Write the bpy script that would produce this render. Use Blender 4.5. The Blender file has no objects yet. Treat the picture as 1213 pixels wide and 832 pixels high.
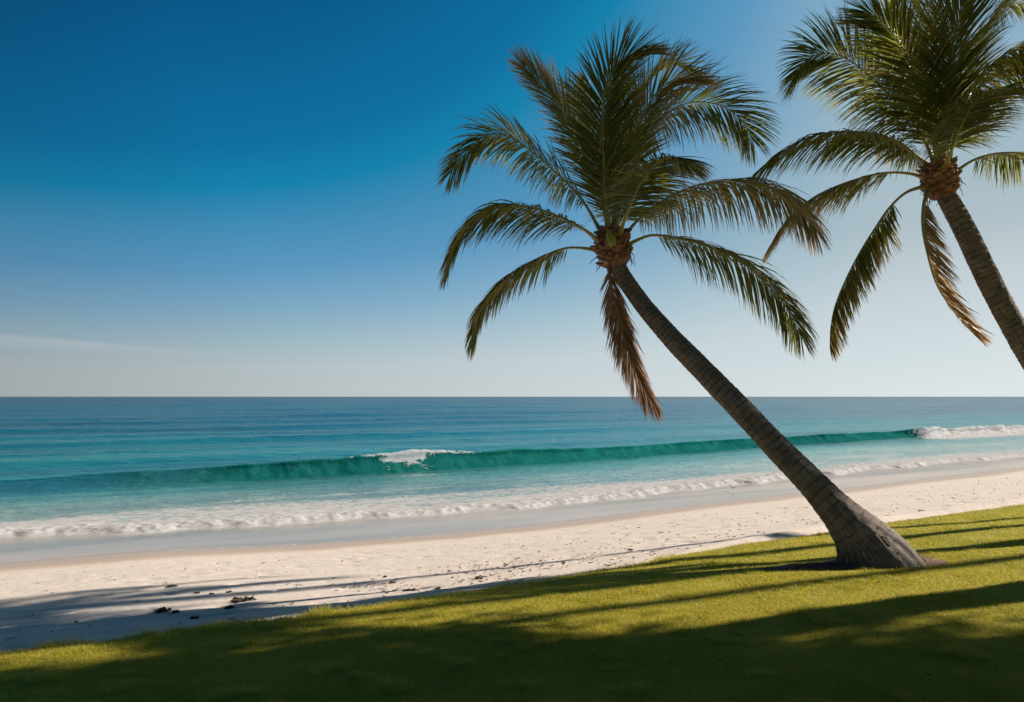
import bpy, math, random
import numpy as np
from mathutils import Vector, Matrix, noise as mnoise

random.seed(7)
rng = np.random.default_rng(11)
C = bpy.context.scene.collection
sc = bpy.context.scene
R = math.radians
H = 4.0            # eye height above the sea
F = 900.0          # focal length in photo pixels
TH = R(61)         # the shore runs away to the right of the view at this angle
SH, CH = math.sin(TH), math.cos(TH)
SUN_AZ, SUN_EL = R(70.0), R(32.0)


def P(px, py, Y):
    return Vector(((px - 606.5) / F * Y, Y, H - (py - 470.0) / F * Y))


def uv2xy(u, v):   # shore coordinates (u along the shore, v out to sea) -> world
    return u * SH - v * CH, u * CH + v * SH


def xy2uv(x, y):
    return x * SH + y * CH, -x * CH + y * SH


# ---------------------------------------------------------------- noise (vectorised value noise)
_tab = np.random.default_rng(3).random((256, 256))


def vnoise(x, y, seed=0):
    x = np.asarray(x, float) + seed * 17.37
    y = np.asarray(y, float) + seed * 9.71
    xi = np.floor(x).astype(np.int64); yi = np.floor(y).astype(np.int64)
    fx = x - xi; fy = y - yi
    fx = fx * fx * fx * (fx * (fx * 6 - 15) + 10); fy = fy * fy * fy * (fy * (fy * 6 - 15) + 10)
    a = _tab[xi & 255, yi & 255]; b = _tab[(xi + 1) & 255, yi & 255]
    c = _tab[xi & 255, (yi + 1) & 255]; d = _tab[(xi + 1) & 255, (yi + 1) & 255]
    return (a * (1 - fx) + b * fx) * (1 - fy) + (c * (1 - fx) + d * fx) * fy


def fbm(x, y, o=4, seed=0, gain=0.5):
    s = 0; a = 1; t = 0
    for k in range(o):
        s = s + a * vnoise(x * 2 ** k, y * 2 ** k, seed + k * 5); t += a; a *= gain
    return s / t


def sstep(a, b, x):
    t = np.clip((x - a) / (b - a), 0, 1)
    return t * t * (3 - 2 * t)


# ---------------------------------------------------------------- object helpers
def tag(o, label=None, cat=None, group=None, kind=None):
    if label: o['label'] = label
    if cat: o['category'] = cat
    if group: o['group'] = group
    if kind: o['kind'] = kind
    return o


def mesh_np(name, co, faces, mat=None, smooth=True, attrs=None, parent=None):
    """co (n,3); faces (m,k) int array, k = 3 or 4"""
    me = bpy.data.meshes.new(name)
    co = np.ascontiguousarray(co, dtype=np.float32); faces = np.ascontiguousarray(faces, dtype=np.int32)
    m, k = faces.shape
    me.vertices.add(len(co)); me.vertices.foreach_set('co', co.ravel())
    me.loops.add(m * k); me.loops.foreach_set('vertex_index', faces.ravel())
    me.polygons.add(m); me.polygons.foreach_set('loop_start', np.arange(0, m * k, k, dtype=np.int32))
    me.polygons.foreach_set('loop_total', np.full(m, k, dtype=np.int32))
    me.polygons.foreach_set('use_smooth', np.full(m, smooth, dtype=bool))
    me.update(calc_edges=True)
    for an, av in (attrs or {}).items():
        av = np.ascontiguousarray(av, dtype=np.float32)
        if av.ndim == 1:
            me.attributes.new(an, 'FLOAT', 'POINT').data.foreach_set('value', av)
        else:
            av4 = np.ones((len(av), 4), np.float32); av4[:, :3] = av
            me.attributes.new(an, 'FLOAT_COLOR', 'POINT').data.foreach_set('color', av4.ravel())
    if mat: me.materials.append(mat)
    o = bpy.data.objects.new(name, me); C.objects.link(o)
    if parent: o.parent = parent
    return o


def grid_faces(nr, nc, wrap=False):
    i = np.arange(nr - 1)[:, None]; j = np.arange(nc if wrap else nc - 1)[None, :]
    j2 = (j + 1) % nc
    a = i * nc + j; b = i * nc + j2; c = (i + 1) * nc + j2; d = (i + 1) * nc + j
    return np.stack([a, b, c, d], -1).reshape(-1, 4)


def spline(pts, n):
    p = np.array([[*q] for q in pts], float)
    d = np.r_[0, np.cumsum(np.linalg.norm(np.diff(p, axis=0), axis=1))]
    m = np.zeros_like(p)
    m[1:-1] = (p[2:] - p[:-2]) / (d[2:] - d[:-2])[:, None]
    m[0] = (p[1] - p[0]) / (d[1] - d[0]); m[-1] = (p[-1] - p[-2]) / (d[-1] - d[-2])
    s = np.linspace(0, d[-1], n)
    k = np.clip(np.searchsorted(d, s, side='right') - 1, 0, len(p) - 2)
    h = (d[k + 1] - d[k])[:, None]; t = ((s - d[k])[:, None]) / h
    return ((2 * t**3 - 3 * t**2 + 1) * p[k] + (t**3 - 2 * t**2 + t) * h * m[k]
            + (-2 * t**3 + 3 * t**2) * p[k + 1] + (t**3 - t**2) * h * m[k + 1]), s


def norm(a):
    return a / np.maximum(np.linalg.norm(a, axis=-1, keepdims=True), 1e-9)


def tube_np(path, rad, sides=8, side_ref=None):
    path = np.asarray(path, float); n = len(path)
    T = norm(np.gradient(path, axis=0))
    ref = np.array(side_ref if side_ref is not None else (0.13, 1.0, 0.21))
    A = norm(np.cross(T, ref)); B = norm(np.cross(T, A))
    ang = np.linspace(0, 2 * math.pi, sides, endpoint=False)
    rad = np.asarray(rad, float)
    if rad.ndim == 1: rad = rad[:, None]
    if rad.shape[1] == 1: rad = np.repeat(rad, sides, 1)
    co = path[:, None, :] + rad[..., None] * (np.cos(ang)[None, :, None] * A[:, None, :] + np.sin(ang)[None, :, None] * B[:, None, :])
    return co.reshape(-1, 3), grid_faces(n, sides, True)


class Acc:
    def __init__(s): s.c = []; s.f = []; s.n = 0; s.a = {}
    def add(s, co, f, **at):
        s.c.append(co); s.f.append(np.asarray(f) + s.n); s.n += len(co)
        for k, v in at.items():
            s.a.setdefault(k, []).append(np.full(len(co), v) if np.isscalar(v) else v)
    def build(s, name, mat, parent=None, smooth=True):
        return mesh_np(name, np.concatenate(s.c), np.concatenate(s.f), mat, smooth,
                       {k: np.concatenate(v) for k, v in s.a.items()}, parent)


# ---------------------------------------------------------------- material helpers
class NT:
    def __init__(s, name):
        s.m = bpy.data.materials.new(name); s.m.use_nodes = True
        s.t = s.m.node_tree; s.t.nodes.clear()
        s.out = s.t.nodes.new('ShaderNodeOutputMaterial')
    def n(s, typ, ins=None, **props):
        nd = s.t.nodes.new(typ)
        for k, v in props.items(): setattr(nd, k, v)
        for k, v in (ins or {}).items():
            sock = nd.inputs[k]
            if isinstance(v, bpy.types.NodeSocket): s.t.links.new(v, sock)
            else:
                if hasattr(sock.default_value, '__len__') and not isinstance(v, str) and len(v) == 3 and len(sock.default_value) == 4: v = (*v, 1)
                sock.default_value = v
        return nd
    def link(s, a, b): s.t.links.new(a, b)
    def coords(s, scale=(1, 1, 1), rotz=0.0, out='Object'):
        tc = s.n('ShaderNodeTexCoord')
        return s.n('ShaderNodeMapping', {'Vector': tc.outputs[out], 'Scale': scale, 'Rotation': (0, 0, rotz)}).outputs[0]
    def noise(s, vec, scale, detail=4, rough=0.55, dist=0.0):
        return s.n('ShaderNodeTexNoise', {'Vector': vec, 'Scale': scale, 'Detail': detail, 'Roughness': rough, 'Distortion': dist}).outputs[0]
    def math(s, op, a, b=0.0, c=0.0, clamp=False):
        return s.n('ShaderNodeMath', {0: a, 1: b, 2: c}, operation=op, use_clamp=clamp).outputs[0]
    def rng(s, v, a, b, c=0.0, d=1.0, smooth=False):
        nd = s.n('ShaderNodeMapRange', {'Value': v, 'From Min': a, 'From Max': b, 'To Min': c, 'To Max': d})
        if smooth: nd.interpolation_type = 'SMOOTHSTEP'
        return nd.outputs[0]
    def mix(s, f, a, b, mode='MIX'):
        nd = s.n('ShaderNodeMix', data_type='RGBA', blend_type=mode, clamp_factor=True)
        for sock, v in ((nd.inputs[0], f), (nd.inputs[6], a), (nd.inputs[7], b)):
            if isinstance(v, bpy.types.NodeSocket): s.link(v, sock)
            else: sock.default_value = (*v, 1) if hasattr(v, '__len__') and len(v) == 3 else v
        return nd.outputs[2]
    def attr(s, name, which='Fac'):
        return s.n('ShaderNodeAttribute', attribute_name=name).outputs[which]
    def bump(s, h, strength=0.5, dist=0.02, normal=None):
        ins = {'Height': h, 'Strength': strength, 'Distance': dist}
        if normal is not None: ins['Normal'] = normal
        return s.n('ShaderNodeBump', ins).outputs[0]
    def pbsdf(s, **k):
        return s.n('ShaderNodeBsdfPrincipled', {a.replace('_', ' '): b for a, b in k.items()}).outputs[0]
    def done(s, sh):
        s.link(sh, s.out.inputs[0]); return s.m


def leaf_material(name, g1, g2, brown, transl, tcol, rough=0.42):
    t = NT(name)
    r = t.attr('rnd'); b = t.attr('dry')
    col = t.mix(r, g1, g2)
    nz = t.noise(t.coords((1, 1, 1)), 3.0, 3)
    bb = t.math('ADD', b, t.rng(nz, 0.35, 0.75, -0.12, 0.16))
    f = t.rng(bb, 0.15, 0.75, smooth=True)
    col = t.mix(f, col, brown)
    tc = t.mix(f, tcol, tuple(min(1, x * 1.5) for x in brown))
    p = t.pbsdf(Base_Color=col, Roughness=rough, Specular_IOR_Level=0.5)
    tr = t.n('ShaderNodeBsdfTranslucent', {'Color': tc}).outputs[0]
    return t.done(t.n('ShaderNodeMixShader', {0: transl, 1: p, 2: tr}).outputs[0])


M = {}
M['leaf'] = leaf_material('palm_leaf', (0.028, 0.046, 0.010), (0.090, 0.115, 0.026), (0.36, 0.24, 0.13), 0.42, (0.34, 0.34, 0.05))
M['dead_leaf'] = leaf_material('dead_palm_leaf', (0.30, 0.17, 0.10), (0.42, 0.27, 0.17), (0.27, 0.15, 0.09), 0.30, (0.50, 0.29, 0.17), 0.7)


def mat_rachis():
    t = NT('frond_stalk')
    a = t.attr('along')
    nz = t.noise(t.coords((1, 1, 1)), 30, 3)
    col = t.mix(t.rng(a, 0.0, 0.07), (0.16, 0.085, 0.04), (0.30, 0.27, 0.07))
    col = t.mix(t.rng(a, 0.15, 0.6), col, (0.16, 0.17, 0.045))
    col = t.mix(t.rng(nz, 0.4, 0.75, 0, 0.5), col, (0.17, 0.10, 0.05))
    return t.done(t.pbsdf(Base_Color=col, Roughness=0.4))


M['stalk'] = mat_rachis()


def simple(name, c1, c2, scale=20, rough=0.8, bump=0.4, dist=0.01):
    t = NT(name)
    n = t.noise(t.coords(), scale, 5, 0.6)
    col = t.mix(t.rng(n, 0.3, 0.7), c1, c2)
    return t.done(t.pbsdf(Base_Color=col, Roughness=rough, Normal=t.bump(n, bump, dist)))


M['dead_stalk'] = simple('dry_stalk', (0.24, 0.13, 0.08), (0.36, 0.22, 0.14))
M['boot'] = simple('dry_leaf_base', (0.08, 0.03, 0.02), (0.40, 0.20, 0.125), 11, 0.7, 0.6)
M['fibre'] = simple('palm_fibre', (0.05, 0.025, 0.015), (0.16, 0.09, 0.05), 30)
M['root'] = simple('root_fibre', (0.13, 0.09, 0.07), (0.33, 0.25, 0.20), 18, 0.85)
M['sheath'] = simple('green_sheath', (0.30, 0.33, 0.04), (0.20, 0.22, 0.03), 12, 0.45, 0.1)
M['soil'] = simple('mulch_soil', (0.06, 0.025, 0.016), (0.24, 0.11, 0.07), 25, 0.95, 0.8, 0.02)
M['weed'] = simple('dried_seaweed', (0.022, 0.018, 0.014), (0.075, 0.045, 0.028), 25, 0.8)
M['flake'] = simple('dry_leaf_bits', (0.06, 0.035, 0.02), (0.24, 0.14, 0.085), 3, 0.85, 0.2)


def mat_bark():
    t = NT('palm_bark')
    ring = t.attr('ring'); ang = t.attr('ang'); al = t.attr('along')
    cv = t.n('ShaderNodeCombineXYZ', {0: t.math('MULTIPLY', ang, 1.0), 1: t.math('MULTIPLY', al, 1.0), 2: 0.0}).outputs[0]
    obj = t.coords((1, 1, 1))
    n1 = t.noise(obj, 6, 6, 0.62)
    n2 = t.noise(t.n('ShaderNodeMapping', {'Vector': cv, 'Scale': (15, 1.4, 1)}).outputs[0], 1.0, 4, 0.65)
    n3 = t.noise(obj, 45, 4, 0.6)
    col = t.mix(t.rng(n1, 0.3, 0.7), (0.17, 0.135, 0.112), (0.37, 0.305, 0.255))
    col = t.mix(t.rng(n2, 0.48, 0.68, 0, 0.85), col, (0.055, 0.036, 0.028))
    col = t.mix(t.rng(n3, 0.55, 0.8, 0, 0.5), col, (0.34, 0.28, 0.23))
    col = t.mix(t.math('MULTIPLY', ring, 0.8), col, (0.035, 0.023, 0.018))
    h = t.math('ADD', t.math('MULTIPLY', n2, 1.2), t.math('MULTIPLY', n3, 0.6))
    h = t.math('SUBTRACT', h, t.math('MULTIPLY', ring, 0.5))
    return t.done(t.pbsdf(Base_Color=col, Roughness=0.85, Specular_IOR_Level=0.25, Normal=t.bump(h, 1.0, 0.03)))


M['bark'] = mat_bark()


# ================================================================ SHORE CURVES (metres, shore coordinates)
def curve(pts, w=3.0):
    xs = np.array([p[0] for p in pts], float); ys = np.array([p[1] for p in pts], float)
    def f(u):
        u = np.asarray(u, float)
        return sum(np.interp(u + d, xs, ys) for d in (-w, -w / 2, 0, w / 2, w)) / 5
    return f


c_water = curve([(-6, 21.7), (0.5, 21.9), (1.8, 21.63), (3.8, 21.0), (5.9, 20.55), (8.7, 20.4), (11, 20.3), (13.6, 20.5), (16.4, 20.95), (21.2, 21.43), (28.6, 21.9), (35.8, 22.6), (46, 23.5), (80, 24.5), (200, 22)], 1.0)
_front = curve([(-6, 26), (-2.2, 25.6), (0.5, 24.9), (3.5, 24.4), (5.7, 24.2), (8.3, 23.8), (11.2, 23.5), (14.4, 23.35), (18.4, 23.7), (27.1, 25.2), (34.3, 26.1), (42.9, 27), (53.8, 27.5), (80, 29), (200, 27)], 1.5)
c_back = curve([(-3, 29.0), (0.7, 30.0), (3.9, 30.2), (8.4, 29.1), (13.8, 29.2), (18.3, 29.5), (22.6, 28.9), (28.1, 29), (39.5, 30.2), (49.8, 31.4), (62.8, 32), (90, 34), (200, 32)], 2)
c_trough = curve([(-3.1, 36.0), (5.3, 36.3), (8.7, 36.9), (14.3, 37.2), (17.6, 37.2), (30, 38.3), (39.4, 40.3), (49.9, 42.1), (70, 44.5), (90, 45), (200, 50)], 2)
c_height = curve([(-8, 0.30), (-3, 0.34), (3, 0.54), (9, 0.78), (14, 0.88), (20, 0.86), (31, 0.74), (38, 0.62), (50, 0.60), (64, 0.66), (72, 0.70), (90, 0.6), (200, 0.5)], 1.5)
c_lawn0 = curve([(-6, 8.3), (-0.7, 8.42), (2.4, 8.5), (4, 8.46), (5.2, 8.65), (6.1, 8.8), (8, 9.25), (9.3, 9.58), (11.6, 9.76), (14.2, 10), (19.7, 10.05), (40, 10.4), (200, 11)], 0.8)


def c_front(u): return _front(u) + (fbm(u * 0.5, u * 0 + 3.3, 3, 4) - 0.5) * 1.3 + (fbm(u * 2.4, u * 0 + 1.3, 2, 9) - 0.5) * 0.35
def c_lawn(u): return c_lawn0(u) + (fbm(u * 1.8, u * 0, 3, 2) - 0.5) * 0.22 + (fbm(u * 7, u * 0 + 5, 2, 12) - 0.5) * 0.16


def lawn_z(u, v):
    vv = np.clip(v, 0, 12)
    z = 2.2 - 0.6 * (vv / 8.5) ** 1.3
    z = z + (fbm(u * 0.22, v * 0.3, 2, 6) - 0.5) * 0.10 + (fbm(u * 0.9, v * 1.2, 2, 8) - 0.5) * 0.035
    return z


def sand_z(u, v):
    ve = c_lawn0(u); w = c_water(u)
    s = np.clip((v - ve) / (w - ve), -1, 1)
    z = np.where(s > 0, 1.52 * np.power(np.clip(1 - s, 0, 1), 1.2), 1.52)
    z = np.where(v > w, -0.035 * (np.clip(v - w, 0, 60)), z)
    dry = sstep(0.98, 0.60, s)
    near = sstep(0.45, 0.02, s)
    rough = (fbm(u * 0.45, v * 0.9, 3, 21) - 0.5) * 0.09 * near
    pits = fbm(u * 2.6, v * 2.9, 3, 31)
    rough = rough + (sstep(0.34, 0.20, pits) * -0.022 + (pits - 0.5) * 0.008) * dry
    rough = rough + (fbm(u * 9, v * 9, 2, 41) - 0.5) * 0.009 * dry
    return z + rough


def ground_z(x, y):
    u, v = xy2uv(np.asarray(x, float), np.asarray(y, float))
    return np.where(v < c_lawn(u) - 0.05, lawn_z(u, v), sand_z(u, v))


def spaced(segs):
    out = [segs[0][0]]
    for a, b, n in segs:
        out += list(np.linspace(a, b, n + 1)[1:])
    return np.array(out)


def geo(a, b, n): return a * (b / a) ** (np.arange(1, n + 1) / n)


# ---------------------------------------------------------------- SAND
def mat_sand():
    t = NT('beach_sand')
    wet = t.attr('wet')
    o = t.coords((1, 1, 1), 0)
    n1 = t.noise(o, 1.3, 5, 0.6); n2 = t.noise(o, 9, 5, 0.65); n3 = t.noise(o, 70, 3, 0.6)
    col = t.mix(t.rng(n1, 0.3, 0.7), (0.68, 0.58, 0.50), (0.755, 0.66, 0.58))
    col = t.mix(t.rng(n2, 0.56, 0.76, 0, 0.38), col, (0.42, 0.29, 0.205))
    col = t.mix(t.rng(n3, 0.5, 0.8, 0, 0.25), col, (0.36, 0.26, 0.19))
    wn = t.math('ADD', wet, t.rng(n1, 0.3, 0.7, -0.05, 0.05))
    damp = t.rng(wn, 0.05, 0.55, smooth=True)
    col = t.mix(damp, col, (0.50, 0.385, 0.30))
    h = t.math('ADD', t.math('MULTIPLY', n2, 0.8), t.math('MULTIPLY', n3, 0.25))
    bs = t.rng(damp, 0, 1, 0.8, 0.02)
    nd = t.n('ShaderNodeBump', {'Height': h, 'Strength': bs, 'Distance': 0.03}).outputs[0]
    rough = t.rng(wn, 0.5, 0.9, 0.92, 0.3)
    return t.done(t.pbsdf(Base_Color=col, Roughness=rough, Specular_IOR_Level=0.3, Normal=nd))


us = np.r_[-20000, -5000, -1000, -300, -100, -40, -20, np.arange(-12, 34, 0.075), np.arange(34, 70, 0.2), 75, 85, 100, 140, 200, 400, 1000, 5000, 20000]
ss = spaced([(-1.2, 0, 12), (0, 0.55, 110), (0.55, 1.0, 60), (1.0, 1.6, 30), (1.6, 3.0, 4)])
UU, SS = np.meshgrid(us, ss)
ve, w = c_lawn0(UU), c_water(UU)
VV = ve + SS * (w - ve)
ZZ = sand_z(UU, VV)
ZZ = np.where(VV < ve - 0.3, ZZ - 0.5, ZZ)
XX, YY = uv2xy(UU, VV)
wet = sstep(2.6, 0.0, (w - VV) + (fbm(UU * 0.4, UU * 0, 2, 14) - 0.5) * 1.2)
o = mesh_np('beach_sand', np.stack([XX, YY, ZZ], -1).reshape(-1, 3), grid_faces(len(ss), len(us))[:, ::-1], mat_sand(), True, {'wet': wet.ravel()})
tag(o, kind='structure')

# deep bed so the sheet of ground reaches the horizon under the sea and behind the lawn
def bed(name, pts, z, mat):
    co = np.array([(x, y, z) for x, y in pts]); f = np.array([[0, 1, 2, 3]])
    return tag(mesh_np(name, co, f, mat, False), kind='structure')


# ---------------------------------------------------------------- LAWN
def grass_cols():
    return (0.34, 0.33, 0.028), (0.68, 0.57, 0.085), (0.76, 0.62, 0.22)


def mat_lawn():
    t = NT('lawn_turf')
    g1, g2, g3 = grass_cols()
    o = t.coords()
    n1 = t.noise(o, 1.2, 4); n2 = t.noise(o, 40, 4, 0.7); n3 = t.noise(o, 6, 4, 0.6)
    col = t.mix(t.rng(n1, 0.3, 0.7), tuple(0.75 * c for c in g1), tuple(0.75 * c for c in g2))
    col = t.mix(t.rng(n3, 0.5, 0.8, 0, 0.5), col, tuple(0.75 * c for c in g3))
    h = t.math('ADD', n2, t.math('MULTIPLY', n3, 0.6))
    return t.done(t.pbsdf(Base_Color=col, Roughness=0.9, Specular_IOR_Level=0.1, Normal=t.bump(h, 0.8, 0.03)))


us = np.r_[-3000, -600, -100, -40, -20, -12, np.arange(-8, 30, 0.05), np.arange(30, 60, 0.5), 70, 90, 140, 300, 1000, 5000]
vr = np.r_[-5000, -1000, -300, -100, -40, -20, -12, -8, np.arange(-5, 8, 0.12)]      # absolute v rows
UU, VV = np.meshgrid(us, vr)
edge = c_lawn(us)
rows_t = [0.15, 0.35, 0.55, 0.7, 0.8, 0.88, 0.94, 1.0]
base_v = vr[-1]
for k in rows_t:
    UU = np.vstack([UU, us]); VV = np.vstack([VV, base_v + (edge - base_v) * k])
ZZ = lawn_z(UU, VV)
d = edge[None, :] - VV
ZZ = ZZ - 0.035 * sstep(0.30, 0.0, d)
for dz, dv in ((0.045, 0.035), (0.10, 0.05), (0.35, 0.04)):
    UU = np.vstack([UU, us]); VV = np.vstack([VV, edge + dv]); ZZ = np.vstack([ZZ, lawn_z(us, edge) - 0.035 - dz])
XX, YY = uv2xy(UU, VV)
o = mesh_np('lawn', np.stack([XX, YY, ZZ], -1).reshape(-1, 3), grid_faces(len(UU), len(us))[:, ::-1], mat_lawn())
tag(o, kind='structure')

BASE = (4.86, 10.05)                 # foot of the leaning palm
SOIL = [(BASE[0] - 0.02, BASE[1] + 0.05, 0.92, 0.55, R(8)), (BASE[0] - 0.95, BASE[1] - 0.12, 0.75, 0.22, R(8))]


def in_soil(x, y, grow=1.0):
    m = np.zeros(np.shape(x), bool)
    for cx, cy, a, b, r in SOIL:
        dx, dy = x - cx, y - cy
        p = dx * math.cos(r) + dy * math.sin(r); q = -dx * math.sin(r) + dy * math.cos(r)
        an = np.arctan2(q / b, p / a)
        rr = 1 + 0.10 * np.sin(3 * an + cx) + 0.07 * np.sin(7 * an) + 0.04 * np.sin(13 * an + 1)
        m |= (p / a) ** 2 + (q / b) ** 2 < (rr * grow) ** 2
    return m


# soil patch sheet
a = Acc()
for k, (cx, cy, ra, rb, rr_) in enumerate(SOIL):
    rad = np.linspace(0, 1, 14); an = np.linspace(0, 2 * math.pi, 72, endpoint=False)
    RR, AA = np.meshgrid(rad, an, indexing='ij')
    wob = 1 + 0.10 * np.sin(3 * AA + cx) + 0.07 * np.sin(7 * AA) + 0.04 * np.sin(13 * AA + 1)
    p = RR * ra * wob * np.cos(AA); q = RR * rb * wob * np.sin(AA)
    x = cx + p * math.cos(rr_) - q * math.sin(rr_); y = cy + p * math.sin(rr_) + q * math.cos(rr_)
    u_, v_ = xy2uv(x, y)
    z = lawn_z(u_, v_) + 0.006 + 0.003 * k + (1 - RR) * 0.03 + (fbm(x * 12, y * 12, 3, 5)) * 0.03 * (1 - RR ** 4)
    a.add(np.stack([x, y, z], -1).reshape(-1, 3), grid_faces(14, 72, True))
tag(a.build('soil_patch', M['soil']), kind='structure')


# grass blades
def mat_blade():
    t = NT('grass_blade')
    r = t.attr('rnd'); g1, g2, g3 = grass_cols()
    o = t.coords()
    n1 = t.noise(o, 0.9, 4); n2 = t.noise(o, 4.5, 3)
    k = t.math('ADD', t.math('MULTIPLY', r, 0.6), t.rng(n1, 0.3, 0.7, -0.05, 0.5))
    col = t.mix(k, g1, g2)
    col = t.mix(t.math('MULTIPLY', t.rng(r, 0.72, 1.0), t.rng(n2, 0.3, 0.65)), col, g3)
    p = t.pbsdf(Base_Color=col, Roughness=0.5, Specular_IOR_Level=0.25)
    tr = t.n('ShaderNodeBsdfTranslucent', {'Color': t.mix(0.5, col, (0.55, 0.50, 0.03))}).outputs[0]
    return t.done(t.n('ShaderNodeMixShader', {0: 0.42, 1: p, 2: tr}).outputs[0])


def grass(n):
    # density falls off with distance from the terrace where one stands
    Y = 1.0 / rng.uniform(1 / 26.0, 1 / 4.0, int(n * 2.0))      # p ~ 1/Y^2, times width ~ Y
    X = rng.uniform(-0.92, 1.25, len(Y)) * Y
    keep = rng.random(len(Y)) < (1.0 if True else 0)
    u, v = xy2uv(X, Y)
    e = c_lawn(u)
    ok = keep & (v < e + 0.05) & ~in_soil(X, Y, 0.93) & (v > -7)
    X, Y, u, v, e = [q[ok][:n] for q in (X, Y, u, v, e)]
    z = lawn_z(u, v) - 0.035 * sstep(0.30, 0.0, e - v) - 0.005
    m = len(X)
    dist = Y
    tall = fbm(X * 2.2, Y * 2.2, 3, 51)
    h = (0.015 + 0.017 * rng.random(m)) * (0.6 + 0.8 * tall)
    h *= np.where(e - v < 0.10, 1.9, 1) * (1 + 0.9 * sstep(0.62, 0.75, fbm(X * 3.1, Y * 3.1, 2, 58)))
    wd = np.clip(0.0011 * dist ** 0.9, 0.004, 0.02) * (0.7 + 0.6 * rng.random(m))
    az = rng.uniform(0, 2 * math.pi, m); lean = rng.uniform(0.4, 2.0, m)
    la = rng.uniform(0, 2 * math.pi, m)
    dx, dy = np.cos(az) * wd / 2, np.sin(az) * wd / 2
    tx, ty = np.cos(la) * lean * h, np.sin(la) * lean * h
    A = np.stack([X - dx, Y - dy, z], -1); B = np.stack([X + dx, Y + dy, z], -1)
    T = np.stack([X + tx, Y + ty, z + h], -1)
    co = np.stack([A, B, T], 1).reshape(-1, 3)
    f = np.arange(3 * m).reshape(-1, 3)
    o = mesh_np('grass', co, f, mat_blade(), False, {'rnd': np.repeat(rng.random(m), 3)})
    return tag(o, 'short yellow-green lawn grass streaked with palm shadows', 'grass', kind='stuff')


grass(1150000)


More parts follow.
